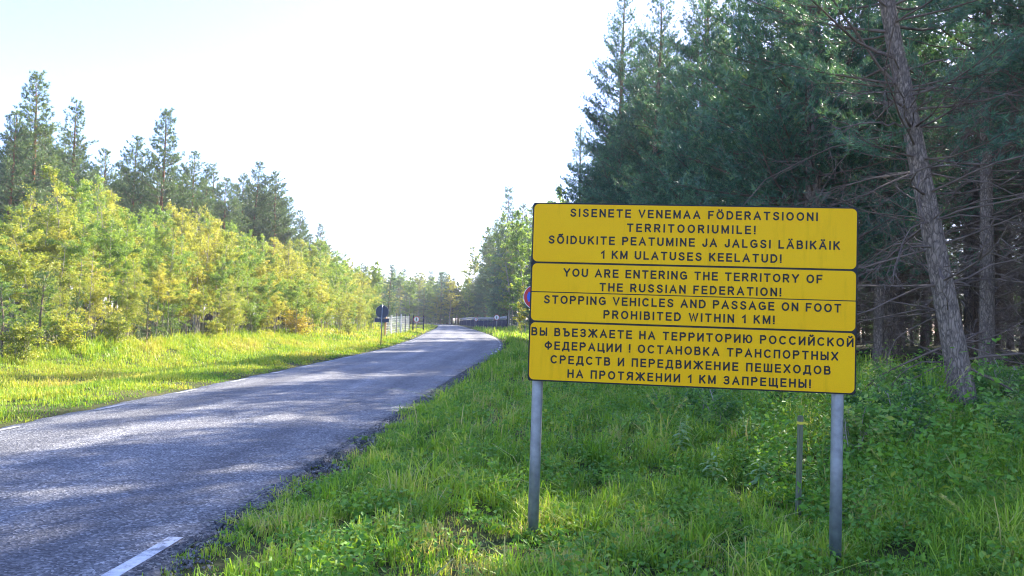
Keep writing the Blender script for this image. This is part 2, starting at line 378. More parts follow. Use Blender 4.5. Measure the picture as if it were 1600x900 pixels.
def make_pine(name, label, seed, H=16, cb=5, r0=.18, cr=2.6, needle='needle_blue', bark='pine_bark', dead=True,
              wsp=.5, ln=.11, wd=.013, k=8, dens=1.0, lean=(0, 0), shape='cone', droop=.0, dead_len=2.0, dead_n=4, gap=.0, top_bare=0):
    rg = np.random.default_rng(seed)
    root = thing(name, label, 'tree')
    tr = MB(); de = MB(); cw = MB()
    n = 16; zz = np.linspace(-.25, H, n + 1); q = np.clip(zz / H, 0, 1)
    wob = np.cumsum(rg.normal(0, .035, (n + 1, 2)), 0) * q[:, None]
    P = np.stack([lean[0] * q + wob[:, 0], lean[1] * q + wob[:, 1], zz], -1)
    rad = r0 * (1 - q) ** .75 + .012; rad[0] *= 1.35; rad[1] *= 1.05
    tr.tube(P, rad, 12)
    def tp(z): return np.array([np.interp(z, zz, P[:, 0]), np.interp(z, zz, P[:, 1]), z])
    if dead:
        z = .9
        while z < cb + 1.5:
            for _ in range(rg.poisson(dead_n * .8) + 1):
                az = rg.uniform(0, 6.28); el = rg.uniform(-.35, .35); L = dead_len * rg.uniform(.3, 1.15) * (.55 + .45 * min(1, z / 3))
                d = np.array([math.cos(az) * math.cos(el), math.sin(az) * math.cos(el), math.sin(el)])
                path = curve_path(tp(z), d, L, 6, (0, 0, rg.uniform(-.7, .6)), .15, rg)
                rb = r0 * rg.uniform(.06, .15)
                de.tube(path, np.linspace(rb, rb * .25, 7), 5)
                for _k in range(rg.integers(5, 12)):
                    s = rg.uniform(.25, 1); p = path[0] + 0
                    f_ = s * 6; i0 = min(5, int(f_)); p = path[i0] * (1 - f_ + i0) + path[i0 + 1] * (f_ - i0)
                    d2 = unit(path[i0 + 1] - path[i0]) + rg.normal(0, .7, 3)
                    l2 = L * rg.uniform(.12, .4)
                    sub = curve_path(p, d2, l2, 3, (0, 0, rg.uniform(-.4, .4)), .26, rg)
                    de.tube(sub, np.linspace(rb * .35, .0022, 4), 3)
                    for _m in range(2):
                        d3 = unit(sub[2] - sub[1]) + rg.normal(0, .8, 3)
                        de.tube(curve_path(sub[rg.integers(1, 3)], d3, l2 * .5, 2, (0, 0, 0), .2, rg), [.004, .003, .002], 3)
            z += rg.uniform(.25, .5)
    z = cb; CT = []; AX = []; TT = []
    while z < H - .15:
        u = (z - cb) / (H - cb)
        if shape == 'cone': prof = (1 - u) ** .62 * (.6 + .4 * min(1, u * 6))
        elif shape == 'dome': prof = (1 - u ** 2.2) * (.5 + .5 * min(1, u * 4)) + .06
        else: prof = (1 - u) ** .7 * (.8 + .2 * min(1, u * 5))
        nb = max(3, int(round(rg.normal(5, .8))))
        a0 = rg.uniform(0, 6.28)
        for kk in range(nb):
            if rg.uniform() < gap: continue
            az = a0 + kk * 6.28 / nb + rg.normal(0, .25)
            L = max(.45, cr * prof * rg.uniform(.62, 1.15))
            el = (-.10 + .62 * u - droop) + rg.normal(0, .12)
            d = np.array([math.cos(az) * math.cos(el), math.sin(az) * math.cos(el), math.sin(el)])
            path = curve_path(tp(z + rg.uniform(-.12, .12)), d, L, 6, (0, 0, .45 - droop * .2), .06, rg)
            rb = max(.006, r0 * .17 * (L / cr) + .004)
            cwt = tr if False else de
            de.tube(path, np.linspace(rb, .004, 7), 5)
            ns = max(3, int(L / .17 * dens)); tone = rg.uniform(.15, .6)
            side = unit(np.cross(d, (0, 0, 1)))
            for s_ in range(ns):
                f_ = (0.22 + .78 * (s_ + rg.uniform(0, 1)) / ns) * 6; i0 = min(5, int(f_)); p = path[i0] * (1 - f_ + i0) + path[i0 + 1] * (f_ - i0)
                sg = 1 if s_ % 2 else -1
                tang = unit(path[i0 + 1] - path[i0])
                d2 = unit(tang * .8 + sg * side * rg.uniform(.4, 1.1) + np.array([0, 0, rg.normal(.12, .25)]))
                l2 = max(.16, min(1.25, L * .5 * (1.2 - f_ / 6)) * rg.uniform(.5, 1.2))
                sub = curve_path(p, d2, l2, 3, (0, 0, .35 - droop), .08, rg)
                if l2 > .3: de.tube(sub, [.006, .005, .004, .003], 3)
                m_ = max(2, int(l2 / (ln * .75)))
                for w_ in np.linspace(.25, 1, m_):
                    g_ = w_ * 3; i1 = min(2, int(g_))
                    CT.append(sub[i1] * (1 - g_ + i1) + sub[i1 + 1] * (g_ - i1) + rg.normal(0, ln * .2, 3)); AX.append(unit(sub[i1 + 1] - sub[i1]) + np.array([0, 0, .35]))
                    TT.append(np.clip(tone + rg.normal(0, .13) + .12 * (w_ > .9), 0, 1))
        z += wsp * rg.uniform(.75, 1.2) * (1 - .35 * u)
    for _ in range(3 if not top_bare else 0):
        CT.append(tp(H - .02)); AX.append((0, 0, 1)); TT.append(.6)
    tufts(cw, np.array(CT), np.array(AX), rg, k, ln, wd, np.array(TT))
    link('trunk', tr.mesh('trunk', M[bark], True), root)
    link('branchwork', de.mesh('branchwork', M['dead_wood'], True), root)
    link('crown', cw.mesh('crown', M[needle]), root)
    return root

def make_leafy(name, label, seed, H=6, stems=1, cr=1.3, leaf='leaf_lime', lsize=.06, nleaf=6000, bark='birch_bark', r0=.035, low=.18, cat='tree', up=.9):
    rg = np.random.default_rng(seed)
    root = thing(name, label, cat)
    tr = MB(); cw = MB(); C = []; TT = []
    tips = []
    for s in range(stems):
        hh = H * (1 if s == 0 else rg.uniform(.55, .9))
        az = rg.uniform(0, 6.28); ln_ = 0.05 if stems == 1 else rg.uniform(.06, .22)
        d = np.array([math.cos(az) * ln_, math.sin(az) * ln_, 1])
        st = curve_path((rg.normal(0, .08 * (stems > 1)), rg.normal(0, .08 * (stems > 1)), -.1), d, hh, 10, (0, 0, .25), .05, rg)
        rr = r0 * hh / H
        tr.tube(st, np.linspace(rr, .006, 11), 6)
        nb = int(hh * 6)
        for _ in range(nb):
            u = rg.uniform(low, 1) ; f_ = u * 10; i0 = min(9, int(f_)); p = st[i0] * (1 - f_ + i0) + st[i0 + 1] * (f_ - i0)
            v = (u - low) / (1 - low)
            L = cr * (np.sin(np.pi * min(1, .18 + .82 * v)) ** .8 * .9 + .15) * rg.uniform(.45, 1.15)
            az = rg.uniform(0, 6.28); el = up * rg.uniform(.4, 1.1)
            d = np.array([math.cos(az) * math.cos(el), math.sin(az) * math.cos(el), math.sin(el)])
            br = curve_path(p, d, L, 5, (0, 0, rg.uniform(-.7, .3)), .12, rg)
            tr.tube(br, np.linspace(max(.004, rr * .3), .003, 6), 4)
            tone = rg.uniform(.15, .75)
            tips.append((br, L, tone))
    tot = sum(t[1] for t in tips)
    for br, L, tone in tips:
        m_ = max(6, int(nleaf * L / tot))
        f_ = (rg.uniform(.15, 1.0, m_) ** .8) * 5; i0 = np.minimum(4, f_.astype(int)); fr = (f_ - i0)[:, None]
        p = br[i0] * (1 - fr) + br[i0 + 1] * fr
        # a handful of side twigs gather the leaves in sprays
        K = max(3, int(L / .16)); tw = rg.normal(0, .20 * min(1, L), (K, 3)); tf = np.sort(rg.uniform(.8, 5, K))
        idx = np.abs(f_[:, None] - tf[None, :]).argmin(1)
        p = p + tw[idx] * rg.uniform(.1, 1, (m_, 1)) + rg.normal(0, .045, (m_, 3))
        C.append(p); TT.append(np.clip(tone + rg.normal(0, .17, m_), 0, 1))
    C = np.vstack(C); TT = np.concatenate(TT)
    leaves(cw, C, TT, rg, lsize)
    link('trunk', tr.mesh('trunk', M[bark], True), root)
    link('crown', cw.mesh('crown', M[leaf]), root)
    return root

def leaves(mb, C, TT, rg, size, flat=.35, elong=1.0):
    n = len(C)
    nrm = unit(rg.normal(0, 1, (n, 3)) * np.array([1, 1, .8]) + np.array([0, 0, flat]))
    A = unit(np.cross(nrm, rg.normal(0, 1, (n, 3)))); B = np.cross(nrm, A)
    s = (size * rg.uniform(.65, 1.25, n))[:, None]
    a = C - A * s * .55 * elong; c = C + A * s * .6 * elong; w = B * s * .36
    fold = nrm * s * .10
    bl = C - w + fold; br = C + w + fold
    V = np.stack([a, bl, c, a, c, br], 1).reshape(-1, 3, 3)
    mb.tris(V, np.repeat(TT, 2))

used = {}
def place(proto, x, y, H=None, protoH=None, rot=None, label='', group=None, wide=1.0, z=None):
    s = 1.0 if H is None else H / protoH
    zz = float(hgt(x, y)) - .02 if z is None else z
    rot = random.uniform(0, 6.28) if rot is None else rot
    used[proto.name] = 1
    return dup(proto, (x, y, zz), rot, (s * wide, s * wide, s), label, group)
protos = []
def proto(o): protos.append(o); return o

# --- prototypes (taken out of the scene once their copies stand)
forest = [proto(make_pine('pine_tree', 'x', 100 + k, H=h, cb=c, r0=r, cr=w_, needle='needle_blue', bark='grey_bark', dead_len=2.3, dead_n=5, ln=.16, wd=.03, k=8, dens=.85, wsp=.5))
          for k, (h, c, r, w_) in enumerate([(15, 5.5, .15, 2.8), (16, 6.5, .17, 2.9), (14, 4.6, .12, 2.5), (15, 5.0, .14, 3.0)])]
edge = [proto(make_pine('pine_tree', 'x', 200 + k, H=h, cb=c, r0=r, cr=w_, needle='needle_blue', bark='grey_bark', dead=True, dead_len=1.6, dead_n=2, ln=.14, wd=.022, k=9, dens=1.2, wsp=.40, shape='spire'))
        for k, (h, c, r, w_) in enumerate([(15, 1.8, .18, 3.7), (14, 2.6, .16, 3.5), (15, 1.2, .17, 3.3)])]
sky_pine = [proto(make_pine('pine_tree', 'x', 300 + k, H=16, cb=c, r0=.17, cr=w_, needle='needle_green', bark='pine_bark', dead=True, dead_len=1.2, dead_n=1, ln=.20, wd=.045, k=9, dens=.8, wsp=.58, shape=sh, gap=gp))
            for k, (c, w_, sh, gp) in enumerate([(4.5, 3.2, 'cone', .10), (6.0, 3.0, 'dome', .16), (3.5, 3.6, 'cone', .06), (5.5, 2.7, 'cone', .18), (5, 3.3, 'dome', .2)])]
young = [proto(make_pine('young_pine', 'x', 400 + k, H=3.2, cb=.25, r0=.05, cr=1.15, needle='needle_young', bark='grey_bark', dead=False, ln=.12, wd=.018, k=9, dens=1.1, wsp=.3, shape='spire')) for k in range(2)]
spruce = [proto(make_pine('spruce_tree', 'x', 450 + k, H=15, cb=1.0, r0=.17, cr=2.7, needle='needle_blue', bark='grey_bark', dead=False, ln=.20, wd=.05, k=8, dens=.7, wsp=.5, shape='spire', droop=.25)) for k in range(2)]
birch = []
for k, (lf, st, cr_, nl) in enumerate([('leaf_lime', 1, 1.25, 10500), ('leaf_yellow', 2, 1.2, 9800), ('leaf_green', 1, 1.4, 11000), ('leaf_lime', 3, 1.35, 11500), ('leaf_yellow', 1, 1.1, 8600), ('leaf_green', 2, 1.3, 11000), ('leaf_lime', 1, 1.15, 9800)]):
    birch.append(proto(make_leafy('birch_tree', 'x', 500 + k, H=6, stems=st, cr=cr_, leaf=lf, nleaf=nl, lsize=.058, low=.3 if st == 1 else .2)))
tallb = [proto(make_leafy('birch_tree', 'x', 550 + k, H=13, stems=1, cr=2.3, leaf=lf, nleaf=11000, lsize=.15, r0=.10, low=.15)) for k, lf in enumerate(['leaf_lime', 'leaf_green', 'leaf_yellow'])]
bush = [proto(make_leafy('bush', 'x', 580 + k, H=1.7, stems=7, cr=.7, leaf=lf, nleaf=3500, lsize=.06, r0=.015, low=.1, cat='bush')) for k, lf in enumerate(['leaf_bush', 'leaf_lime'])]

shrub = [proto(make_leafy('shrub', 'x', 610 + k, H=1.0, stems=8, cr=.5, leaf='leaf_shrub', nleaf=2200, lsize=.055, r0=.009, low=.05, cat='shrub', up=.7)) for k in range(2)]
def yh(px): return 498.5 + .0341 * (px - 800)
def htop(px, ytop, Y): return float(at(px, ytop, Y)[2])
def gx_of(px, Y): return float(at(px, yh(px), Y)[0])

# --- pines standing above the left thicket
SKY = [(43, 112, 46, 0, 'tallest pine on the left, its ragged top nearest the left edge'),
       (102, 158, 50, 3, 'narrow topped pine second from the left on the skyline'),
       (2, 172, 44, 2, 'pine cut by the left edge of the photo'),
       (150, 232, 58, 4, 'short round topped pine between the left pair and the tall spire'),
       (198, 213, 56, 1, 'pine with wide airy branches just left of the tall spire pine'),
       (240, 171, 55, 0, 'tall spire shaped pine alone at the middle of the left skyline'),
       (291, 236, 60, 2, 'dense pine just right of the tall spire pine'),
       (328, 258, 68, 3, 'thin sparse pine between two denser ones on the left skyline'),
       (385, 252, 72, 2, 'dense dark pine with a bare forked tip on the left skyline'),
       (424, 268, 72, 1, 'gappy pine with bare trunk at the right end of the tall left pines'),
       (465, 328, 92, 2, 'small pine where the left skyline drops'),
       (495, 350, 105, 0, 'last small pine at the foot of the left skyline')]
for px, yt, Y, k, lb in SKY:
    x = gx_of(px, Y); zz = float(hgt(x, Y)); H = htop(px, yt, Y) - zz
    place(sky_pine[k], gx_of(px, Y), Y, H, 16, None, lb, 'pines on the left skyline', wide=1.0)
xs_ = np.array([-60, 0, 45, 110, 160, 200, 240, 300, 340, 390, 430, 470, 510, 560]); yt_ = np.array([230, 200, 180, 195, 242, 238, 240, 252, 278, 272, 286, 338, 368, 398])
for k in range(84):
    px = -60 + 620 * (k + random.random()) / 84 if k < 78 else (310, 345, 358, 372, 412, 448)[k - 78]; Y = random.uniform(58, 80) + max(0, px - 300) * .18
    yt = np.interp(px, xs_, yt_) + (random.uniform(10, 66) if k < 78 else random.uniform(-4, 12))
    x = gx_of(px, Y); H = htop(px, yt, Y) - float(hgt(x, Y))
    place(random.choice(sky_pine), x, Y, H, 16, None, 'pine in the dense rank behind the birch thicket, below the skyline tops', 'pine rank behind the left thicket', wide=1.05)

# --- birch thicket along the left verge
FY = np.array([10, 20.9, 26.8, 38, 50, 70, 89, 110]); FX = np.array([-12.8, -14.35, -15.2, -14.2, -13.2, -14.0, -15.5, -18.0])
tx = np.array([-80, 0, 60, 130, 200, 300, 400, 500, 570, 620]); ty = np.array([320, 330, 282, 268, 312, 325, 372, 372, 402, 440])
pts = []
def far_enough(x, y, L, d):
    return all((x - a) ** 2 + (y - b_) ** 2 > d * d for a, b_ in L)
cnt = 0
for tries in range(6000):
    Y = 15 + 83 * random.random() ** 1.25; dep = random.random() ** .8 * (7.5 + Y * .03)
    x = float(np.interp(Y, FY, FX)) - dep
    px = 800 + FPX * x / Y
    if px < -120 or px > 590: continue
    if not far_enough(x, Y, pts, 1.15 + Y * .008): continue
    pts.append((x, Y))
    yt = np.interp(px, tx, ty); full = htop(px, yt, Y) - float(hgt(x, Y))
    fr = .55 + .45 * min(1, dep / 3.5)
    H = full * fr * random.uniform(.78, 1.06)
    H = max(2.2, min(9, H))
    k = random.randrange(7)
    if px < 210 and random.random() < .4: k = random.choice([2, 5, 3])
    nm = {'leaf_lime': 'pale green young birch in the thicket beside the sunny left verge', 'leaf_yellow': 'yellowing young birch in the thicket beside the sunny left verge', 'leaf_green': 'fresh green young aspen in the thicket beside the sunny left verge'}
    lf = ['leaf_lime', 'leaf_yellow', 'leaf_green', 'leaf_lime', 'leaf_yellow', 'leaf_green', 'leaf_lime'][k]
    o = place(birch[k], x, Y, H, 6, None, nm[lf], {'leaf_lime': 'pale green thicket birches', 'leaf_yellow': 'yellowing thicket birches', 'leaf_green': 'green thicket aspens'}[lf], wide=1.05 * max(.85, (6 / H) ** .4))
    cnt += 1
    if cnt >= 230: break
YP = [(62, 425, 22.5, 0, 'young bushy pine in the thicket front nearest the left edge'), (118, 462, 25.5, 1, 'small young pine beside the pale fallen pole'), (232, 462, 29, 0, 'young green pine low in the front of the left thicket'),
      (8, 440, 19.8, 1, 'young pine half cut by the left edge'), (268, 480, 33, 1, 'smallest young pine in the shade of the thicket front')]
for px, yt, Y, k, lb in YP:
    x = gx_of(px, Y); H = htop(px, yt, Y) - float(hgt(x, Y))
    place(young[k], x, Y, H, 3.2, None, lb, 'young pines in the left thicket', wide=1.0)
x = gx_of(460, 48); place(bush[0], x, 48, 2.0, 1.7, None, 'rounded tan yellow bush at the foot of the left thicket', wide=1.6)
for px, Y in ((20, 20), (95, 23), (330, 36), (540, 60), (170, 27), (400, 43)):
    place(bush[1], gx_of(px, Y) + .3, Y, random.uniform(1.0, 1.5), 1.7, None, 'low lime green shrub fringing the left thicket', 'low shrubs fringing the left thicket', wide=1.2)

# --- trees at the end of the road
DK = [(606, 414, 80, spruce[0], 15, 'dark spruce behind the round sign on the left'),
      (575, 408, 92, tallb[1], 13, 'green birch at the end of the left thicket'),
      (640, 432, 120, tallb[1], 13, 'pale green birch right of the dark spruce'),
      (786, 292, 122, spruce[1], 15, 'tall dark spruce above the dark fence'),
      (758, 372, 150, spruce[0], 15, 'broad spruce left of the tall dark spruce'),
      (737, 385, 168, tallb[0], 13, 'pale birch at the right end of the far trees'),
      (800, 355, 113, tallb[0], 13, 'lime green birch in front of the tall dark spruce'),
      (822, 330, 78, tallb[1], 13, 'green birch just left of the big yellow sign'),
      (812, 318, 122, sky_pine[0], 16, 'pine rising between the dark spruce and the yellow sign'),
      (815, 445, 62, tallb[2], 13, 'small yellowing birch beside the left edge of the yellow sign'),
      (838, 405, 56, edge[1], 14, 'low dark pine touching the left edge of the yellow sign'),
      (868, 288, 62, tallb[1], 13, 'pale birch showing above the left corner of the yellow sign'),
      (770, 440, 138, tallb[1], 13, 'small green birch standing over the dark fence')]
for px, yt, Y, pr, ph, lb in DK:
    x = gx_of(px, Y); H = htop(px, yt, Y) - float(hgt(x, Y))
    place(pr, x, Y, H, ph, None, lb, wide=1.15 if H < 9 else .95)
for k in range(120):
    px = 540 + 240 * (k + random.random()) / 120; Y = random.uniform(150, 225)
    yt = np.interp(px, [540, 600, 680, 730, 770], [405, 418, 424, 426, 400]) + random.uniform(0, 50)
    x = gx_of(px, Y); H = htop(px, yt, Y) - float(hgt(x, Y))
    pr, ph = random.choice([(sky_pine[0], 16), (sky_pine[2], 16), (tallb[0], 13), (tallb[1], 13), (tallb[2], 13), (tallb[1], 13), (spruce[1], 15), (spruce[0], 15)])
    kind = {'pine': 'hazy pine in the far wood closing the road', 'birc': 'hazy birch in the far wood closing the road', 'spru': 'hazy spruce in the far wood closing the road'}[pr.name[:4]]
    place(pr, x, Y, H, ph, None, kind, 'far wood at the end of the road', wide=1.5)
for k in range(40):      # wood behind the fence on the right, out to the pine edge
    px = 770 + 140 * random.random(); Y = float(np.interp(px, [722, 793, 800], [164, 112, 95])) + 55 * random.random() ** 1.5
    x = gx_of(px, Y); yt = np.interp(px, [770, 800, 850, 910], [330, 325, 320, 300]) + random.uniform(0, 80)
    H = htop(px, yt, Y) - float(hgt(x, Y))
    pr, ph = random.choice([(tallb[1], 13), (spruce[1], 15), (sky_pine[2], 16)])
    place(pr, x, Y, H, ph, None, 'tree in the mixed wood behind the dark fence', 'mixed wood behind the dark fence')

# --- the dark pine forest on the right
ED = [(905, 195, 47, 2, 'pine at the left tip of the dark forest, stepping down to the road'),
      (962, -12, 39, 0, 'tall pine forming the dark forest edge against the sky'),
      (1012, -15, 35, 1, 'pine with low live branches just behind the forest edge'),
      (1085, -70, 29, 0, 'bluish pine above the left half of the yellow sign'),
      (1160, -90, 27, 2, 'bluish pine above the middle of the yellow sign'),
      (1240, -170, 24, 1, 'pine above the right half of the yellow sign'),
      (925, 250, 58, 0, 'small pine filling the foot of the forest edge')]
fp = []
for px, yt, Y, k, lb in ED:
    x = gx_of(px, Y); H = htop(px, yt, Y) - float(hgt(x, Y)); ph = [15, 14, 15][k]
    place(edge[k], x, Y, H, ph, None, lb, 'edge pines of the dark forest', wide=.95); fp.append((x, Y))
bigp = make_pine('pine_tree', 'thick leaning pine with bare broken branches, nearest trunk of the dark forest', 77, H=14, cb=4.1, r0=.165, cr=3.2, needle='needle_blue', bark='grey_bark', dead_len=3.2, dead_n=5, ln=.12, wd=.014, k=10, dens=1.0, wsp=.55, lean=(-2.4, .8), gap=.25)
p = at(1512, 632, 11.4); bigp.location = (p[0], 11.4, float(hgt(p[0], 11.4)) - .05); bigp.rotation_euler.z = 0
fp.append((p[0], 11.4))
for px, Y, k, lb in ((1542, 16.5, 0, 'straight dark pine trunk just right of the thick leaning pine'), (1372, 21, 2, 'thin pine trunk showing right beside the yellow sign'), (1640, 14.5, 1, 'pine at the right edge of the photo')):
    x = gx_of(px, Y); place(forest[k], x, Y, 15, [15, 16, 14, 15][k], None, lb, 'pines of the dark forest'); fp.append((x, Y))
for px, Y, q, H in ((985, 43, 1, 18.2), (1035, 44, 0, 18.6), (1130, 40, 2, 17.5), (1200, 37, 0, 17)):
    x = gx_of(px, Y); fp.append((x, Y)); place(edge[q], x, Y, H, [15, 14, 15][q], None, 'pine filling the gaps behind the front row of the dark forest', 'pines behind the front row', wide=1.15)
for k in range(46):
    a_ = k / 45; x = 12 + 36 * a_ + random.uniform(-2, 2); Y = 62 - 14 * a_ + random.uniform(-6, 6)
    place(young[k % 2], x, Y, random.uniform(2.6, 4.2), 3.2, None, 'young pine in the gloom at the back of the dark forest', 'understorey pines of the dark forest', wide=1.7)
for k in range(13):       # live branched edge row
    Y = 20.8 + 3.2 * k + random.uniform(-.8, .8); x = 6.9 + max(0, (30 - Y)) * .17 + random.uniform(0, 1.6) - .02 * max(0, Y - 40)
    if not far_enough(x, Y, fp, 1.6): continue
    fp.append((x, Y)); q = k % 3
    place(edge[q], x, Y, random.uniform(15, 17) + 3 * (Y < 28), [15, 14, 15][q], None, 'live branched pine in the front row of the dark forest', 'front row pines of the dark forest', wide=1.05)
for k in range(30):       # close far side of the forest
    a_ = k / 29; Y = 88 - 70 * max(0, a_ - .45) / .55 + random.uniform(-3, 3); x = 8 + 50 * min(1, a_ / .5) + random.uniform(-2, 2)
    place(edge[k % 3], x, Y, random.uniform(12, 16), [15, 14, 15][k % 3], None, 'dim pine closing the view through the dark forest', 'pines on the far side of the dark forest', wide=1.3)
for k in range(16):
    x = random.uniform(34, 62); Y = random.uniform(62, 92)
    place(edge[k % 3], x, Y, random.uniform(12, 16), [15, 14, 15][k % 3], None, 'dim pine closing the view through the dark forest', 'pines on the far side of the dark forest', wide=1.5)
cnt = 0
for tries in range(6000):
    Y = random.uniform(7, 58); x = random.uniform(5.5, 36)
    s = x - float(xr(Y))
    if Y < 19 and x < 11.5 + (19 - Y) * .1: continue
    if x < 6.2 + .10 * abs(Y - 40) * (Y < 40): continue
    if not far_enough(x, Y, fp, (2.1 + .017 * Y) * (1.65 if 12 < Y < 31 and x < 22 else 1)): continue
    fp.append((x, Y)); k = random.randrange(4)
    lim = 15 + min(6, (x - 6) * .35) + 3 * (Y < 27)
    place(forest[k], x, Y, random.uniform(.8, 1.02) * lim, [15, 16, 14, 15][k], None, 'dark crowded pine inside the forest on the right', 'crowded pines inside the dark forest')
    cnt += 1
    if cnt >= 88: break
for k in range(58):
    px = (random.uniform(1335, 1450) if k % 2 else random.uniform(1545, 1640)) if k < 40 else random.uniform(930, 1300); Y = random.uniform(8.6, 13.6) if k < 40 else random.uniform(10.5, 15)
    place(shrub[k % 2], gx_of(px, Y), Y, random.uniform(.35, .9), 1.0, None, 'leafy green shrub in the undergrowth below the dark forest', 'undergrowth shrubs below the dark forest', wide=1.25)
for o in protos:
    for ch in list(o.children): bpy.data.objects.remove(ch)
    bpy.data.objects.remove(o)

# ------------------------------------------------------------------ grass
def blades(mb, x, y, h, w, rg, tint, droop=.6):
    n = len(x)
    base = np.stack([x, y, hgt(x, y) - .015], -1)
    az = rg.uniform(0, 6.28, n); ld = np.stack([np.cos(az), np.sin(az), np.zeros(n)], -1)
    fa = az + 1.57 + rg.normal(0, .5, n); sd_ = np.stack([np.cos(fa), np.sin(fa), np.zeros(n)], -1) * (w / 2)[:, None]
    k = (np.abs(rg.normal(0, droop, n)) + .08)[:, None]; h = h[:, None]
    up = np.array([0, 0, 1.0])
    p1 = base + up * h * .5 + ld * h * k * .18
    p2 = base + up * h * (.88 - .10 * np.minimum(k, 1.5)) + ld * h * k * .48
    p3 = base + up * h * (1.0 - .33 * np.minimum(k, 1.7)) + ld * h * k * .85
    V = np.stack([base - sd_, base + sd_, p1 - sd_ * .9, p1 + sd_ * .9, p2 - sd_ * .6, p2 + sd_ * .6, p3], 1)
    o = (np.arange(n) * 7)[:, None, None]
    F = np.array([[0, 1, 3], [0, 3, 2], [2, 3, 5], [2, 5, 4], [4, 5, 6]])[None] + o
    mb.add(V.reshape(-1, 3), F.reshape(-1, 3), np.repeat(tint, 7))

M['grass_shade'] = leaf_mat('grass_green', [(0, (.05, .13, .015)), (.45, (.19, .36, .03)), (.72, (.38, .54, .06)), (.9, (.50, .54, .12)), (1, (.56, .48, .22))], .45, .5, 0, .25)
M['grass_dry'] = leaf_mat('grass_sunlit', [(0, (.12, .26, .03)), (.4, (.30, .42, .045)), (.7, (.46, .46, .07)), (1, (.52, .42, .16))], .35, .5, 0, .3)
M['herb'] = leaf_mat('herb_leaf', [(0, (.06, .16, .03)), (.5, (.15, .32, .045)), (.85, (.25, .42, .07)), (1, (.38, .44, .08))], .4, .5, 0, .18)
M['weed'] = leaf_mat('weed_leaf', [(0, (.12, .25, .08)), (.5, (.24, .40, .13)), (1, (.38, .50, .14))], .35, .42, 0.2, .4)

def field(x, y, sc, seed):
    r_ = np.random.default_rng(seed); s = 0
    for q in range(8):
        a, b_, p_ = r_.normal(0, 1, 2).tolist() + [r_.uniform(0, 6.28)]
        s = s + np.sin((a * x + b_ * y) * 6.28 / sc + p_)
    return s / 2.83

def scatter(n, y0, y1, x0f, x1f, rg):
    y = rg.uniform(y0, y1, n); lo = x0f(y); hi = x1f(y)
    return lo + (hi - lo) * rg.uniform(0, 1, n), y

rg = np.random.default_rng(21)
POSTS = ((.2085, 5.515), (2.355, 5.26), (2.62, 6.7), (7.0, 11.2), (6.7, 10.6), (6.4, 10.0))
def trodden(x, y):
    f_ = 1
    for a, b_ in POSTS: f_ = f_ * (1 - .62 * np.exp(-(((x - a) / .40) ** 2 + ((y - b_ + .22) / .48) ** 2)))
    return f_
gr = MB()
def right_zone(n, y0, y1, smax, hmean, wid, seed):
    x, y = scatter(n, y0, y1, lambda yy: xr(yy) - .12, lambda yy: xr(yy) + smax, rg)
    s = x - xr(y)
    clump = field(x, y, .8, seed); cl2 = field(x, y, .33, seed + 1); big_ = field(x, y, 3.5, seed + 2)
    edge_ = field(x, y, .9, seed + 5) * .28 + field(x, y, .37, seed + 6) * .10
    dens = np.clip(.68 + .50 * clump + .30 * cl2, .06, 1) * sstep(.0, .35, s - .12 - edge_)
    # mown strip beside the sign is thinner and shorter
    strip = np.exp(-((s - 1.75 - .25 * field(x, y, 4, 9)) / .42) ** 2)
    keep = rg.uniform(0, 1, n) < dens * (1 - .4 * strip)
    x, y, s, clump, cl2, big_, strip = [q[keep] for q in (x, y, s, clump, cl2, big_, strip)]
    h = hmean * (1 + .45 * clump + .25 * cl2) * rg.lognormal(0, .3, len(x)) * (1 - .4 * strip) * (.55 + .45 * sstep(.1, .7, s)) * (1 + .45 * sstep(3.4, 5.5, s))
    h = np.clip(h * trodden(x, y), .03, .75)
    t = np.clip(.42 + .19 * clump + .16 * big_ + .27 * strip + rg.normal(0, .13, len(x)) + (rg.uniform(0, 1, len(x)) < .08) * .45, 0, 1)
    blades(gr, x, y, h, np.full(len(x), wid) * rg.uniform(.6, 1.3, len(x)), rg, t, .75)
right_zone(110000, 3.4, 8.5, 8.5, .085, .0075, 31)
right_zone(80000, 8.5, 18, 15, .13, .012, 41)
right_zone(45000, 18, 45, 12, .25, .02, 51)
right_zone(14000, 45, 110, 9, .3, .05, 61)
def tussocks(n, y0, y1, s0, s1, hm, wid, rg):
    x, y = scatter(n, y0, y1, lambda yy: xr(yy) + s0, lambda yy: xr(yy) + s1, rg)
    k = field(x, y, 2.4, 77) > -.5; x, y = x[k], y[k]
    per = 46; n_ = len(x); hs = hm * rg.lognormal(0, .3, n_); tn_ = np.clip(rg.normal(.54, .16, n_), .1, .85)
    s_ = x - xr(y); hs = hs * trodden(x, y) * (.6 + .4 * sstep(.2, 1.2, s_)) * (1 + .7 * sstep(4.6, 6, s_))
    X_ = x[:, None] + rg.normal(0, .045, (n_, per)) * (1 + hs[:, None]); Y_ = y[:, None] + rg.normal(0, .045, (n_, per)) * (1 + hs[:, None])
    H_ = hs[:, None] * rg.uniform(.45, 1.15, (n_, per)); T_ = np.clip(tn_[:, None] + rg.normal(0, .11, (n_, per)) + .35 * (rg.uniform(0, 1, (n_, per)) < .05), 0, 1)
    blades(gr, X_.ravel(), Y_.ravel(), H_.ravel(), np.full(n_ * per, wid) * rg.uniform(.7, 1.3, n_ * per), rg, T_.ravel(), 1.15)
tussocks(700, 3.4, 8.5, .15, 8, .19, .009, rg)
tussocks(800, 8.5, 16, .2, 14, .27, .013, rg)
tussocks(160, 3.4, 14, -.08, .3, .13, .009, rg)
tussocks(420, 7.5, 17, 5.0, 14, .24, .012, rg)
tussocks(260, 16, 40, .3, 10, .36, .024, rg)
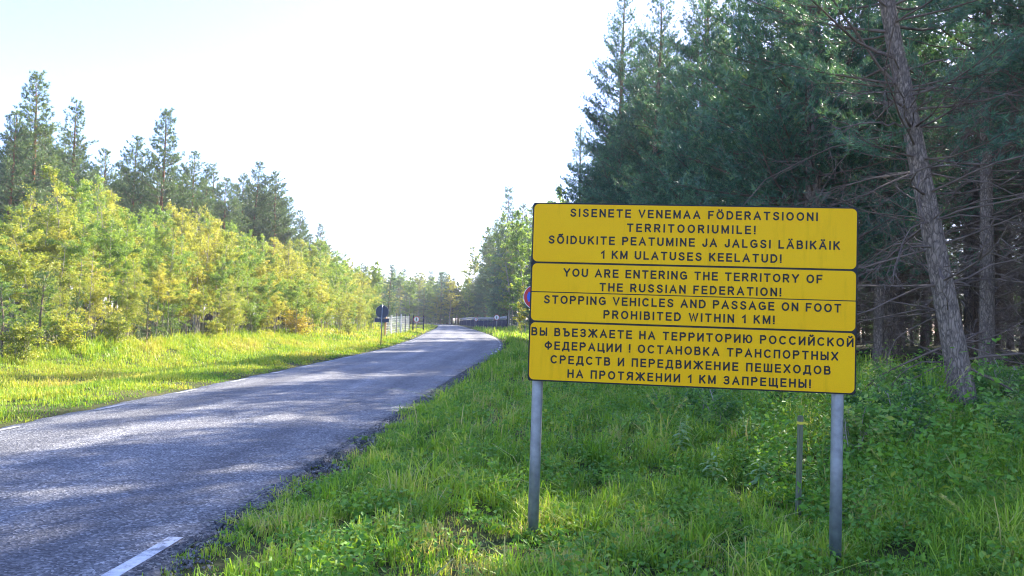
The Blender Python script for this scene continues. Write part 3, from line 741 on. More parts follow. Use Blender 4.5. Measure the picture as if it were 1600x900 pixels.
tag(link('grass', gr.mesh('grass', M['grass_shade'])), 'lush green grass on the shaded right verge round the yellow sign', 'grass', kind='stuff')

gl = MB()
def left_zone(n, y0, y1, wmax, hmean, wid, seed):
    x, y = scatter(n, y0, y1, lambda yy: xl(yy) - wmax(yy), lambda yy: xl(yy) + .05, rg)
    t_ = xl(y) - x
    clump = field(x, y, 1.1, seed); big_ = field(x, y, 5, seed + 1)
    dens = np.clip(.75 + .4 * clump, .2, 1) * sstep(0, .35, t_ - .1 - .12 * field(x, y, 1.3, seed + 3))
    keep = rg.uniform(0, 1, n) < dens
    x, y, t_, clump, big_ = [q[keep] for q in (x, y, t_, clump, big_)]
    h = np.clip(hmean * (1 + .45 * clump) * rg.lognormal(0, .3, len(x)) * (.5 + .5 * sstep(.2, 1.5, t_)) * (1 + 1.0 * sstep(6, 8.5, t_)), .05, 1.0)
    tt = np.clip(.45 + .16 * big_ + .10 * clump + rg.normal(0, .16, len(x)) - .35 * np.exp(-(t_ / .8) ** 2) * (field(x, y, 3, seed + 9) > 0), 0, 1)
    blades(gl, x, y, h, np.full(len(x), wid) * rg.uniform(.6, 1.3, len(x)), rg, tt, .6)
left_zone(110000, 8, 22, lambda y: 9.5 + 0 * y, .09, .012, 71)
left_zone(80000, 22, 48, lambda y: 9.5 + 0 * y, .12, .022, 81)
left_zone(30000, 48, 130, lambda y: 9 + 0 * y, .18, .05, 91)
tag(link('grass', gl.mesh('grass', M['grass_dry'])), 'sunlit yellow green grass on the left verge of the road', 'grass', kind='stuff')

# broad leaved ground cover in the right verge
hb = MB()
def herbs(n, y0, y1, s0, s1, size, seed, per=9, tall=.16):
    x, y = scatter(n, y0, y1, lambda yy: xr(yy) + s0, lambda yy: xr(yy) + s1, rg)
    f1 = field(x, y, 1.3, seed) + .5 * field(x, y, .5, seed + 1)
    s = x - xr(y); strip = np.exp(-((s - 1.75) / .45) ** 2)
    keep = rg.uniform(0, 1, n) < np.clip(.25 + 1.1 * f1 - .6 * strip, .02, 1)
    x, y, f1, s = x[keep], y[keep], f1[keep], s[keep]
    m_ = len(x)
    hh = np.abs(rg.normal(tall, tall * .5, m_)) * (1 + .5 * np.clip(f1, -1, 1.5)) * (1 + .5 * sstep(3.5, 6, s)) * (.35 + .65 * sstep(.3, 1.4, s)) * trodden(x, y)
    C = np.stack([x, y, hgt(x, y)], -1)[:, None, :] + rg.normal(0, .07, (m_, per, 3)) * np.array([1, 1, .0])
    C[:, :, 2] += hh[:, None] * rg.uniform(.25, 1.1, (m_, per)) + .01
    tt = np.clip(.4 + .18 * f1[:, None] + rg.normal(0, .17, (m_, per)), 0, 1)
    leaves(hb, C.reshape(-1, 3), tt.ravel(), rg, size, flat=1.6)
herbs(8500, 3.4, 9, .3, 8.5, .042, 101, per=12, tall=.085)
herbs(7000, 9, 16, .45, 14, .055, 111, tall=.17)
herbs(3200, 8, 17, 5.2, 15, .048, 131, tall=.2)
herbs(1500, 6, 9, 4.6, 9, .06, 141, tall=.26)
herbs(3000, 16, 34, 1.0, 13, .085, 121, tall=.2)
tag(link('ground_cover', hb.mesh('ground_cover', M['herb'])), 'broad leaved weeds mixed through the green right verge', 'ground cover', kind='stuff')

# gravel along the broken asphalt edge
gv = MB(); n = 9000
y = 3.4 + 22 * rg.uniform(0, 1, n) ** 1.6; x = xr(y) + np.abs(rg.normal(0, .16, n)) - .10
sz = rg.uniform(.004, .016, n) * (1 + y / 25)
D = unit(rg.normal(0, 1, (n, 4, 3)))
TET = np.array([[1, 1, 1], [-1, -1, 1], [-1, 1, -1], [1, -1, -1.]]) / 1.6
Vg = np.stack([x, y, hgt(x, y) + .012 + .03 * (x < xr(y))], -1)[:, None, :] + (TET[None] + D * .45) * sz[:, None, None]
o = (np.arange(n) * 4)[:, None, None]; Fg = np.array([[0, 1, 2], [0, 3, 1], [0, 2, 3], [1, 3, 2]])[None] + o
gv.add(Vg.reshape(-1, 3), Fg.reshape(-1, 3), np.repeat(rg.uniform(0, 1, n), 4))
m, nt, b = new_mat('gravel')
nt.links.new(ramp(nt, [(0, (.05, .05, .055)), (.6, (.14, .135, .13)), (1, (.33, .31, .28))], N(nt, 'ShaderNodeAttribute', attribute_name='tint').outputs['Fac']), b.inputs['Base Color']); b.inputs['Roughness'].default_value = .85
tag(link('gravel', gv.mesh('gravel', m)), 'loose grey gravel along the broken right edge of the asphalt', 'gravel', kind='stuff')

# ------------------------------------------------------------------ tall weeds one can point at
def weed(px, Y, H, seed, label, broad=1.0, n=26, stems=2):
    r_ = np.random.default_rng(seed); x = gx_of(px, Y)
    root = thing('weed_plant', label, 'weed', (x, Y, float(hgt(x, Y)) - .02), 0, 'tall weeds in the right verge')
    st = MB(); lf = MB()
    for s in range(stems):
        hh = H * (1 if s == 0 else r_.uniform(.6, .95))
        P = curve_path((r_.normal(0, .05), r_.normal(0, .05), 0), (r_.normal(0, .12), r_.normal(0, .12), 1), hh, 6, (r_.normal(0, .25), r_.normal(0, .2), 0), .04, r_)
        st.tube(P, np.linspace(.006, .002, 7), 4)
        for k in range(n):
            u = .2 + .8 * k / n; f_ = u * 6; i0 = min(5, int(f_)); p_ = P[i0] * (1 - f_ + i0) + P[i0 + 1] * (f_ - i0)
            az = k * 2.4 + r_.normal(0, .2); el = .55 - .2 * (1 - u) + .5 * (u > .9)
            d = np.array([math.cos(az) * math.cos(el), math.sin(az) * math.cos(el), math.sin(el)])
            L = .23 * (1.25 - .75 * u) * broad * r_.uniform(.8, 1.15) * (H / .9) ** .4
            Q = curve_path(p_, d, L, 3, (0, 0, -1.1), 0, r_); sd2 = unit(np.cross(d, (0, 0, 1))) * L * .13
            Vv = np.array([Q[0], Q[1] - sd2, Q[1] + sd2, Q[2] - sd2 * .8, Q[2] + sd2 * .8, Q[3]])
            lf.add(Vv, [[0, 1, 2], [1, 3, 4], [1, 4, 2], [3, 5, 4]], float(np.clip(.35 + .5 * u + r_.normal(0, .12), 0, 1)))
    link('stem', st.mesh('stem', M['weed'], True), root); link('foliage', lf.mesh('foliage', M['weed']), root)
weed(1418, 8.6, .62, 1, 'tall fresh green leafy weed in front of the thick leaning pine')
weed(1062, 9.4, .55, 2, 'silvery leafed weed below the middle of the yellow sign')
weed(1102, 8.0, .42, 3, 'pale weed with long leaves right of the silvery weed')
weed(1195, 7.6, .45, 4, 'yellow tipped weed just left of the wooden stake')
weed(1280, 7.6, .34, 5, 'low weed between the wooden stake and the right sign post')
weed(1492, 8.0, .32, 6, 'small spiky weed in the dim grass at lower right')
weed(1590, 8.4, .42, 7, 'weed cut by the right edge of the photo')
weed(1175, 12, .75, 8, 'tall bluish weed in the shadow under the sign')
weed(1380, 6.9, .38, 9, 'pale weed low down right of the right sign post')

for k in range(20):
    q = (1345 + 100 * random.random() if k % 2 else 1545 + 80 * random.random()) if k > 4 else 1120 + 150 * random.random(); Y = random.uniform(8.8, 13.0)
    weed(q, Y, random.uniform(.4, .75), 40 + k, 'leafy weed in the dim undergrowth at the foot of the dark forest', broad=1.25, n=20, stems=3)
# seed stalks leaning out of the grass
for k, (px, Y, H) in enumerate(((1040, 9.8, .75), (1055, 9.9, .8), (1470, 10.5, 1.1), (1400, 7.3, .5), (1540, 5.6, .5), (1240, 11, .8), (1210, 11.5, .9))):
    r_ = np.random.default_rng(900 + k); x = gx_of(px, Y); mb = MB()
    P = curve_path((0, 0, 0), (r_.normal(0, .3), r_.normal(0, .2), 1), H, 7, (r_.normal(0, .7), 0, -.5), .03, r_)
    mb.tube(P, np.linspace(.004, .0015, 8), 4, t=1.0)
    tufts(mb, P[5:], np.gradient(P, axis=0)[5:], r_, 14, .06, .006, np.full(len(P[5:]), .95), .5)
    o = link('grass_stalk', mb.mesh('grass_stalk', M['grass_shade']), None, (x, Y, float(hgt(x, Y))))
    tag(o, 'dry seed stalk bending out of the right verge grass', 'grass stalk', 'dry grass stalks on the right verge')

# ------------------------------------------------------------------ yellow sign
T = .185
def arc(cx, cy, rx, ry, a0, a1, n=10):
    a = np.radians(np.linspace(a0, a1, n)); return [(cx + rx * math.cos(q), cy + ry * math.sin(q)) for q in a]
def glyphs():
    G = {}
    def g(ch, w, *pl): G[ch] = (w * 1.14, [[(a_ * 1.14, b_) for a_, b_ in p] for p in pl])
    O = arc(.36, .5, .36, .5, 90, 450, 28)
    P_ = [(0, 0), (0, 1), (.34, 1)] + arc(.34, .74, .24, .26, 90, -90) + [(0, .48)]
    g('A', .70, [(0, 0), (.35, 1), (.70, 0)], [(.13, .33), (.57, .33)])
    g('B', .58, [(0, 0), (0, 1), (.33, 1)] + arc(.33, .765, .2, .235, 90, -90) + [(0, .53)], [(.33, .53)] + arc(.35, .265, .23, .265, 90, -90) + [(0, 0)])
    g('C', .68, arc(.36, .5, .36, .5, 48, 312, 22))
    g('D', .64, [(.0, 0), (0, 1), (.26, 1)] + arc(.26, .5, .38, .5, 90, -90, 16) + [(0, 0)])
    g('E', .52, [(.52, 1), (0, 1), (0, 0), (.54, 0)], [(0, .52), (.48, .52)])
    g('F', .50, [(.50, 1), (0, 1), (0, 0)], [(0, .5), (.42, .5)])
    g('G', .70, arc(.36, .5, .36, .5, 50, 335, 22), [(.40, .47), (.69, .47), (.69, .13)])
    g('H', .60, [(0, 0), (0, 1)], [(.6, 0), (.6, 1)], [(0, .52), (.6, .52)])
    g('I', .0, [(0, 0), (0, 1)])
    g('J', .42, [(.42, 1), (.42, .26)] + arc(.21, .26, .21, .26, 0, -180, 12))
    g('K', .58, [(0, 0), (0, 1)], [(.55, 1), (.02, .40)], [(.2, .6), (.58, 0)])
    g('L', .48, [(0, 1), (0, 0), (.48, 0)])
    g('M', .72, [(0, 0), (0, 1)], [(.72, 0), (.72, 1)], [(.02, .98), (.36, .08), (.70, .98)])
    g('N', .60, [(0, 0), (0, 1)], [(.6, 0), (.6, 1)], [(.02, .97), (.58, .03)])
    g('O', .72, O)
    g('P', .58, P_)
    g('R', .60, P_, [(.30, .48), (.58, 0)])
    g('S', .58, arc(.30, .745, .26, .255, 25, 180, 12) + [(.06, .68)] + [(.16, .57), (.42, .46), (.54, .36)] + arc(.29, .265, .28, .265, 15, -165, 13))
    g('T', .60, [(0, 1), (.6, 1)], [(.3, 1), (.3, 0)])
    g('U', .60, [(0, 1), (0, .32)] + arc(.3, .32, .3, .32, 180, 360, 14) + [(.6, 1)])
    g('V', .66, [(0, 1), (.33, 0), (.66, 1)])
    g('W', .98, [(0, 1), (.25, 0), (.49, .96), (.73, 0), (.98, 1)])
    g('Y', .66, [(0, 1), (.33, .44), (.66, 1)], [(.33, .44), (.33, 0)])
    g('1', .26, [(0, .72), (.26, .97), (.26, 0)])
    g('!', .0, [(0, 1), (0, .30)], [(0, .0), (0, .01)])
    g('Ö', .72, O, [(.2, 1.22), (.2, 1.23)], [(.52, 1.22), (.52, 1.23)])
    g('Õ', .72, O, [(.16, 1.20), (.26, 1.27), (.46, 1.20), (.56, 1.27)])
    g('Ä', .70, [(0, 0), (.35, 1), (.70, 0)], [(.13, .33), (.57, .33)], [(.2, 1.22), (.2, 1.23)], [(.5, 1.22), (.5, 1.23)])
    bow = [(0, .56), (.30, .56)] + arc(.30, .28, .24, .28, 90, -90) + [(0, 0)]
    for a_, b_ in zip('АВЕКМНОРСТХ', 'ABEKMHOPCT_'):
        if b_ in G: G[a_] = G[b_]
    g('Х', .62, [(0, 0), (.62, 1)], [(0, 1), (.62, 0)])
    g('Ь', .54, [(0, 1), (0, 0)], bow)
    g('Ы', .76, [(0, 1), (0, 0)], bow, [(.76, 0), (.76, 1)])
    g('Ъ', .70, [(0, 1), (.18, 1), (.18, 0)], [(x_ + .18, y_) for x_, y_ in bow])
    g('З', .54, arc(.27, .76, .25, .24, 155, -80, 14) + [(.16, .53)], [(.27, .53)] + arc(.27, .265, .27, .265, 82, -155, 14))
    g('Ж', .98, [(.49, 0), (.49, 1)], [(.02, 1), (.49, .52), (.96, 1)], [(0, 0), (.40, .56)], [(.98, 0), (.58, .56)])
    g('И', .60, [(0, 0), (0, 1)], [(.6, 0), (.6, 1)], [(.02, .03), (.58, .97)])
    g('Й', .60, [(0, 0), (0, 1)], [(.6, 0), (.6, 1)], [(.02, .03), (.58, .97)], arc(.3, 1.33, .16, .13, 190, 350, 8))
    g('Ю', .92, [(0, 0), (0, 1)], [(0, .52), (.30, .52)], arc(.61, .5, .31, .5, 180, 540, 26))
    g('Ф', .76, [(.38, -.02), (.38, 1.02)], arc(.38, .52, .38, .34, 0, 360, 24))
    g('Д', .70, [(-.04, -.20), (-.04, 0), (.74, 0), (.74, -.20)], [(.06, 0), (.18, .42), (.18, 1), (.62, 1), (.62, 0)])
    g('Ц', .62, [(0, 1), (0, 0), (.7, 0), (.7, -.20)], [(.58, 1), (.58, 0)])
    g('П', .58, [(0, 0), (0, 1), (.58, 1), (.58, 0)])
    g('Я', .60, [(.6 - x_, y_) for x_, y_ in P_], [(.30, .48), (.0, 0)])
    g('Ш', .84, [(0, 1), (0, 0), (.84, 0), (.84, 1)], [(.42, 1), (.42, 0)])
    g('Щ', .88, [(0, 1), (0, 0), (.92, 0), (.92, -.20)], [(.41, 1), (.41, 0)], [(.82, 1), (.82, 0)])
    return G
G = glyphs()
def stroke(mb, pts, wd, y0):
    P = np.array(pts, float); closed = np.allclose(P[0], P[-1]) and len(P) > 4
    d = unit(np.diff(P, axis=0)); 
    if not closed:
        P = P.copy(); P[0] -= d[0] * wd / 2; P[-1] += d[-1] * wd / 2
    n = len(P); L = []; Rr = []
    for k in range(n):
        if closed: a_ = d[k - 1] if k else d[-1]; b_ = d[k % len(d)]
        else: a_ = d[max(0, k - 1)]; b_ = d[min(len(d) - 1, k)]
        na = np.array([-a_[1], a_[0]]); nb = np.array([-b_[1], b_[0]]); m_ = unit(na + nb)
        s = wd / 2 / max(.5, float(m_ @ na)); L.append(P[k] + m_ * s); Rr.append(P[k] - m_ * s)
    V = np.array(L + Rr); V3 = np.stack([V[:, 0], np.full(2 * n, y0), V[:, 1]], -1); k = np.arange(n - 1)
    mb.add(V3, np.concatenate([np.stack([k, k + n, k + n + 1], -1), np.stack([k, k + n + 1, k + 1], -1)]))
def text_line(mb, txt, x0, z0, x1, cap, y0):
    wd = T * cap; hs = cap * (1 - T)
    nat = sum((.30 if ch == ' ' else G[ch][0] * (1 - T) + T) for ch in txt) * cap
    gap_ = (x1 - x0 - nat) / (len(txt) - 1)
    x = x0; n_ = 0
    for ch in txt:
        if ch == ' ': x += .30 * cap + gap_; continue
        w_, pls = G[ch]
        for pl in pls:
            stroke(mb, [(x + wd / 2 + a_ * hs, z0 + wd / 2 + b_ * hs) for a_, b_ in pl], wd, y0 - .00004 * (n_ % 9)); n_ += 1
        x += (w_ * (1 - T) + T) * cap + gap_

SW, SH, SYAW = 2.3347, 1.3346, -.1177
sign = thing('warning_sign', 'large yellow warning board with black text in three languages on two grey posts', 'sign', (.1371, 5.5235, 0), SYAW)
TOPZ = 2.4812
# homography from enlarged sign pixels to board coordinates
src = np.array([(90, 45), (1477, 70), (1467, 866), (65, 797)], float); dst = np.array([(0, 0), (SW, 0), (SW, -SH), (0, -SH)])
A_ = []; B_ = []
for (u, v), (x, z) in zip(src, dst):
    A_ += [[u, v, 1, 0, 0, 0, -x * u, -x * v], [0, 0, 0, u, v, 1, -z * u, -z * v]]; B_ += [x, z]
Hm = np.append(np.linalg.solve(np.array(A_), np.array(B_)), 1).reshape(3, 3)
def brd(u, v):
    q = Hm @ np.array([u, v, 1.0]); return q[0] / q[2], q[1] / q[2]
def rrect(x0, z0, x1, z1, rtl, rtr, rbr, rbl):
    o = []
    for cx, cz, r_, a0 in ((x0 + rtl, z1 - rtl, rtl, 180), (x1 - rtr, z1 - rtr, rtr, 90), (x1 - rbr, z0 + rbr, rbr, 0), (x0 + rbl, z0 + rbl, rbl, -90)):
        for q in np.radians(np.linspace(a0, a0 - 90, 8)): o.append((cx + r_ * math.cos(q), cz + r_ * math.sin(q)))
    return np.array(o)
def plate_mesh(out, y0, y1):
    n = len(out); c_ = out.mean(0); mb = MB()
    V = np.concatenate([np.stack([out[:, 0], np.full(n, y0), out[:, 1]], -1), np.stack([out[:, 0], np.full(n, y1), out[:, 1]], -1), [[c_[0], y0, c_[1]], [c_[0], y1, c_[1]]]])
    k = np.arange(n); k2 = (k + 1) % n
    mb.add(V, np.concatenate([np.stack([np.full(n, 2 * n), k2, k], -1), np.stack([np.full(n, 2 * n + 1), n + k, n + k2], -1), np.stack([k, k2, n + k2], -1), np.stack([k, n + k2, n + k], -1)]))
    return mb
m, nt, b = new_mat('yellow_sheeting')
c0 = coords(nt)
n1 = noise(nt, 1.3, 4, c0, .6); n2 = noise(nt, 1.0, 5, mapped(nt, (9, 9, 1.2)), .7); n3 = noise(nt, 220, 2, c0)
c = ramp(nt, [(.3, (.92, .475, .003)), (.7, (.96, .53, .005))], n1)
c = mixc(nt, 1.0, c, ramp(nt, [(.22, (.80, .78, .74)), (.46, (1, 1, 1))], n2), 'MULTIPLY')
c = mixc(nt, 1.0, c, ramp(nt, [(.3, (.95, .95, .95)), (.7, (1.04, 1.04, 1.04))], n3), 'MULTIPLY')
nt.links.new(c, b.inputs['Base Color']); b.inputs['Roughness'].default_value = .5; b.inputs['Specular IOR Level'].default_value = .12
M['yellow'] = m
M['sign_black'] = plain('sign_black', (.012, .012, .014), .5, spec=.3)
M['galv'] = plain('galvanised_steel', (.29, .31, .33), .45, .7, var=.22, vscale=14)
zc = [0, -brd(75, 297)[1], -brd(75, 421)[1], -brd(72, 546)[1], SH]
# dark backing sheet, its edge showing all round
o = link('backing', plate_mesh(rrect(0, TOPZ - SH, SW, TOPZ, .022, .022, .022, .022), .004, .022).mesh('backing', M['sign_black']), sign)
LINES = [[('SISENETE VENEMAA FÖDERATSIOONI', 247, 107, 1302, 128), ('TERRITOORIUMILE!', 488, 172, 1036, 182), ('SÕIDUKITE PEATUMINE JA JALGSI LÄBIKÄIK', 155, 221, 1397, 249), ('1 KM ULATUSES KEELATUD!', 377, 286, 1147, 303)],
         [('YOU ARE ENTERING THE TERRITORY OF', 218, 360, 1322, 391), ('THE RUSSIAN FEDERATION!', 371, 423, 1146, 445)],
         [('STOPPING VEHICLES AND PASSAGE ON FOOT', 135, 473, 1402, 515), ('PROHIBITED WITHIN 1 KM!', 388, 538, 1118, 563)],
         [('ВЫ ВЪЕЗЖАЕТЕ НА ТЕРРИТОРИЮ РОССИЙСКОЙ', 82, 606, 1456, 663), ('ФЕДЕРАЦИИ ! ОСТАНОВКА ТРАНСПОРТНЫХ', 138, 664, 1390, 722), ('СРЕДСТВ И ПЕРЕДВИЖЕНИЕ ПЕШЕХОДОВ', 163, 724, 1358, 781), ('НА ПРОТЯЖЕНИИ 1 КМ ЗАПРЕЩЕНЫ!', 235, 784, 1273, 838)]]
INS = .011
for k in range(4):
    z1 = TOPZ - zc[k]; z0 = TOPZ - zc[k + 1]
    rt = .035 if k in (0, 1, 3) else .004; rb = .035 if k in (0, 2, 3) else .004
    it = INS * (.65 if k in (1, 3) else 1 if k == 0 else .3); ib = INS * (.65 if k in (0, 2) else 1 if k == 3 else .35)
    pl = link('panel', plate_mesh(rrect(INS, z0 + ib, SW - INS, z1 - it, rt, rt, rb, rb), -.001, .0035).mesh('panel', M['yellow']), sign)
    if True:
        for (txt, u0, v0, u1, v1) in LINES[k]:
            mb = MB()
            xa, za = brd(u0, v0); xb, zb = brd(u1, v1)
            text_line(mb, txt, xa, TOPZ + (za + zb) / 2, xb, .0625, -.0022)
            link('lettering', mb.mesh('lettering', M['sign_black']), pl)
for ox in (.072, 2.2335):
    mb = MB(); hz = float(hgt(.1371 + ox * math.cos(SYAW), 5.5235 + ox * math.sin(SYAW)))
    mb.tube([(ox, .074, hz - .3), (ox, .074, .6), (ox, .074, 1.2), (ox, .074, TOPZ - .03)], .041, 20, cap=True)
    link('post', mb.mesh('post', M['galv'], True), sign)
for zz in (TOPZ - .2, TOPZ - .68, TOPZ - 1.18):
    mb = MB(); mb.box((SW / 2, .0255, zz), (SW - .06, .006, .045)); link('rail', mb.mesh('rail', M['galv']), sign)

# ------------------------------------------------------------------ wooden stake with tape
sx, sy = gx_of(1252, 6.7), 6.7
stk = thing('wooden_stake', 'weathered wooden stake with a yellow tape round its top, between the sign posts', 'stake', (sx, sy, float(hgt(sx, sy))), .3)
mb = MB(); mb.box((0, 0, .42), (.036, .036, .96)); mb.v[0][4:, 0] += .008
m, nt, b = new_mat('grey_wood')
n1 = noise(nt, 3, 5, mapped(nt, (30, 30, 2)), .7)
nt.links.new(ramp(nt, [(.3, (.08, .095, .05)), (.7, (.22, .23, .13))], n1), b.inputs['Base Color']); b.inputs['Roughness'].default_value = .9
M['old_wood'] = m
link('stake_body', mb.mesh('stake_body', m), stk)
mb = MB(); mb.box((.008, 0, .835), (.046, .044, .024)); mb.box((.05, -.02, .833), (.05, .004, .02), [[.9, 0, .3], [0, 1, 0], [-.3, 0, .9]])
link('tape', mb.mesh('tape', plain('yellow_tape', (.72, .62, .05), .5)), stk)

# ------------------------------------------------------------------ small road signs
def disc(mb, r_, y, z, th=.004, n=32, x=0.0):
    a_ = np.arange(n) * 2 * math.pi / n
    out = np.stack([x + r_ * np.cos(a_), z + r_ * np.sin(a_)], -1)[::-1]
    q = plate_mesh(out, y, y + th); mb.add(np.vstack(q.v), np.vstack(q.f))
def pole(root, z1, r_=.03, y=.04):
    mb = MB(); mb.tube([(0, y, -.3), (0, y, z1 * .5), (0, y, z1)], r_, 12, cap=True); link('post', mb.mesh('post', M['galv'], True), root)
M['sign_back'] = plain('sign_back_grey', (.055, .065, .10), .55, .2)
M['white'] = plain('sign_white', (.78, .78, .76), .4); M['red'] = plain('sign_red', (.55, .02, .025), .4); M['blue'] = plain('sign_blue', (.02, .10, .55), .4)

Y = 38.0; x = gx_of(597, Y)
sg = thing('road_sign', 'dark back of a round sign with a plate under it, on the left verge', 'road sign', (x, Y, float(hgt(x, Y))), .1)
zb = float(at(597, 487, Y)[2]) - float(hgt(x, Y))
pole(sg, zb + .36, .028, -.03)
mb = MB(); disc(mb, .32, 0.0, zb); link('disc', mb.mesh('disc', M['sign_back']), sg)
mb = MB(); mb.box((0, .002, zb - .31 - .14), (.72, .006, .20)); link('plate', mb.mesh('plate', M['sign_back']), sg)
mb = MB(); mb.tube([(.33 * math.cos(q), .002, zb + .33 * math.sin(q)) for q in np.linspace(0, 2 * math.pi, 33)], .012, 6); link('rim', mb.mesh('rim', M['galv']), sg)

Y = 19.0; x = gx_of(836, Y)
sg = thing('road_sign', 'blue no stopping disc with red rim behind the yellow board', 'road sign', (x, Y, float(hgt(x, Y))), 0)
zb = float(at(836, 464, Y)[2]) - float(hgt(x, Y))
pole(sg, zb + .3)
mb = MB(); disc(mb, .32, 0, zb); link('disc', mb.mesh('disc', M['white']), sg)
mb = MB(); disc(mb, .305, -.004, zb, .003); link('rim', mb.mesh('rim', M['red']), sg)
mb = MB(); disc(mb, .225, -.008, zb, .003); link('face', mb.mesh('face', M['blue']), sg)
mb = MB()
for sgn in (1, -1):
    cs = math.cos(math.pi / 4); mb.box((0, -.0105, zb), (.45, .003 - .0006 * sgn, .055), [[cs, 0, sgn * cs], [0, 1, 0], [-sgn * cs, 0, cs]])
link('cross_bar', mb.mesh('cross_bar', M['red']), sg)

def walker(mb, zc_, s, y):
    """a small standing figure"""
    disc(mb, .035 * s, y, zc_ + .15 * s, .002, 14)
    mb.box((0, y, zc_ + .03 * s), (.075 * s, .002, .15 * s))
    for sgn in (1, -1): mb.box((sgn * .032 * s, y + .0003, zc_ - .10 * s), (.032 * s, .002, .15 * s), [[.97, 0, sgn * .22], [0, 1, 0], [-sgn * .22, 0, .97]])
for px, py, Y, d, lb in ((776, 496, 92, .36, 'larger white round sign before the near end of the dark fence'),
                         (744, 499, 112, .30, 'small white round sign before the far half of the dark fence'),
                         (651, 499, 74, .31, 'white round sign beside the pale wire fence on the left')):
    x = gx_of(px, Y); sg = thing('road_sign', lb, 'road sign', (x, Y, float(hgt(x, Y))), 0)
    zb = float(at(px, py, Y)[2]) - float(hgt(x, Y))
    pole(sg, zb + .2, .03)
    mb = MB(); disc(mb, d, 0, zb); link('rim', mb.mesh('rim', M['red']), sg)
    mb = MB(); disc(mb, d * .82, -.004, zb, .003); link('face', mb.mesh('face', M['white']), sg)
    mb = MB(); walker(mb, zb, d / .30, -.008); link('symbol', mb.mesh('symbol', M['sign_black']), sg)

# ------------------------------------------------------------------ fences
M['navy'] = plain('navy_slats', (.012, .017, .06), .8, spec=.1, var=.3, vscale=2)
M['wire'] = plain('bright_wire', (.55, .56, .60), .4, .6)
P0 = np.array([-.55, 104.0]); P1 = np.array([-11.2, 158.0])
fr = thing('slat_fence', 'dark blue slatted fence with coiled wire on top, right of the far road', 'fence', (P0[0], P0[1], 0))
ctrl = np.array([[0, 0], [-2.2, 9], [-4.9, 22], [-8.0, 38], [-10.3, 52]]); NN = 110
uu = np.linspace(0, 4, NN); fx = np.interp(uu, range(5), ctrl[:, 0]); fy = np.interp(uu, range(5), ctrl[:, 1])
fz = hgt(fx + P0[0], fy + P0[1]) - .30 - .16 * uu
mb = MB()
for k in range(NN - 1):
    c_ = np.array([(fx[k] + fx[k + 1]) / 2, (fy[k] + fy[k + 1]) / 2, fz[k] + .92]); d = unit([fx[k + 1] - fx[k], fy[k + 1] - fy[k], 0])
    mb.box(c_, (np.hypot(fx[k + 1] - fx[k], fy[k + 1] - fy[k]) * .74, .02, 1.75), [[d[0], -d[1], 0], [d[1], d[0], 0], [0, 0, 1]])
link('slat_panel', mb.mesh('slat_panel', M['navy']), fr)
for k in range(0, NN, 9):
    mb = MB(); mb.box((fx[k] + .02, fy[k] + .06, fz[k] + 1.1), (.08, .08, 2.3)); link('post', mb.mesh('post', M['galv'] if k else M['navy']), fr)
mb = MB(); q = np.linspace(0, NN - 1, 3200); a_ = np.arange(3200) * .30
mb.tube(np.stack([np.interp(q, range(NN), fx) + .0 * a_, np.interp(q, range(NN), fy) + .22 * np.cos(a_), np.interp(q, range(NN), fz) + 2.05 + .22 * np.sin(a_)], -1), .014, 3)
for hh in (1.86, 2.1, 2.3):
    mb.tube(np.stack([fx, fy, fz + hh], -1), .015, 3)
link('wire_coil', mb.mesh('wire_coil', M['wire']), fr)

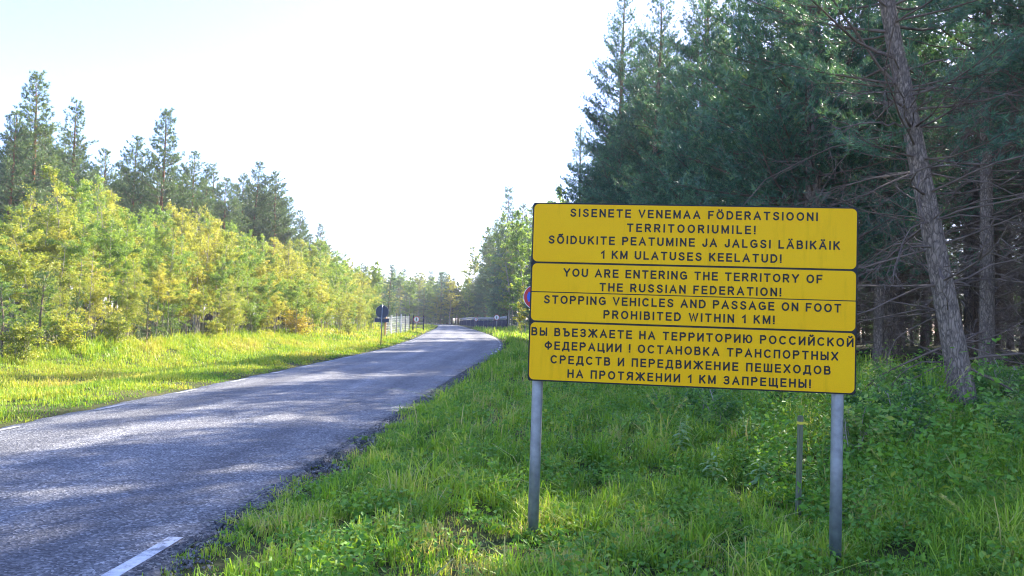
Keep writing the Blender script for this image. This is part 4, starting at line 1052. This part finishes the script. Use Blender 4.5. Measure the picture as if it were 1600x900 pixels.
fl = thing('wire_fence', 'pale wire mesh fence on the left beyond the round sign back', 'fence', (0, 0, 0))
pa = np.array([gx_of(603, 57), 57.0]); pb = np.array([gx_of(640, 72), 72.0])
mb = MB(); L_ = np.linalg.norm(pb - pa)
for u in np.linspace(0, 1, int(L_ / .3)):
    c_ = pa + (pb - pa) * u; h0 = float(hgt(*c_)); mb.box((c_[0], c_[1], h0 + .85), (.014, .014, 1.5))
for zz in np.arange(.12, 1.62, .2):
    pth = [(*(pa + (pb - pa) * u), float(hgt(*(pa + (pb - pa) * u))) + zz) for u in np.linspace(0, 1, 12)]
    mb.tube(pth, .008, 3)
link('mesh_panel', mb.mesh('mesh_panel', plain('pale_wire', (.72, .72, .70), .5)), fl)
for kk, u in enumerate((0, .2, .4, .6, .8, 1.0)):
    c_ = pa + (pb - pa) * u; h0 = float(hgt(*c_)); mb = MB(); mb.box((c_[0], c_[1] - .05, h0 + .85), (.11, .11, 1.75 + .12 * (kk % 2)))
    link('post', mb.mesh('post', plain('post_paint', [(.62, .30, .12), (.70, .68, .62), (.10, .11, .12), (.72, .70, .64), (.08, .09, .10), (.10, .11, .12)][kk], .6)), fl)
gt = thing('metal_gate', 'low dark gate frame beside the round sign on the left', 'gate', (0, 0, 0))
mb = MB()
g0 = np.array([gx_of(646, 76), 76.0]); g1 = np.array([gx_of(662, 80), 80.0])
link('gate_post', (lambda q: (q.box((*g0, float(hgt(*g0)) + .8), (.12, .12, 1.7)), q)[1])(MB()).mesh('gate_post', M['navy']), gt)
link('gate_post', (lambda q: (q.box((*g1, float(hgt(*g1)) + .8), (.12, .12, 1.7)), q)[1])(MB()).mesh('gate_post', M['navy']), gt)
for zz in (.4, .9, 1.4): mb.tube([(*g0, float(hgt(*g0)) + zz), (*g1, float(hgt(*g1)) + zz)], .03, 6)
link('gate_bar', mb.mesh('gate_bar', M['navy']), gt)

# ------------------------------------------------------------------ fallen pole on the left
A0 = at(66, 530, 24.0); A1 = at(146, 557, 23.0)
mb = MB(); mb.tube(np.array([A0 + (A1 - A0) * u + np.array([0, 0, .02 * math.sin(u * 7)]) for u in np.linspace(0, 1, 8)]), np.linspace(.03, .045, 8), 8, cap=True)
mb.tube([A0 + (A1 - A0) * .3, A0 + (A1 - A0) * .2 + np.array([.1, 0, .4])], [.015, .006], 5)
tag(link('fallen_branch', mb.mesh('fallen_branch', M['birch_bark'], True)), 'pale bare fallen pole leaning out of the left thicket', 'branch')

# ------------------------------------------------------------------ haze
mb = MB(); mb.box((0, 200, 11.5), (670, 550, 29))
m = bpy.data.materials.new('haze'); m.use_nodes = True; nt = m.node_tree
nt.nodes.remove(nt.nodes['Principled BSDF'])
pv = N(nt, 'ShaderNodeVolumePrincipled'); pv.inputs['Color'].default_value = (.90, .94, 1.0, 1); pv.inputs['Density'].default_value = .00045
pv.inputs['Anisotropy'].default_value = .35
nt.links.new(pv.outputs[0], nt.nodes['Material Output'].inputs['Volume'])
tag(link('haze', mb.mesh('haze', m)), 'thin bright morning haze over the road', 'haze', kind='stuff')
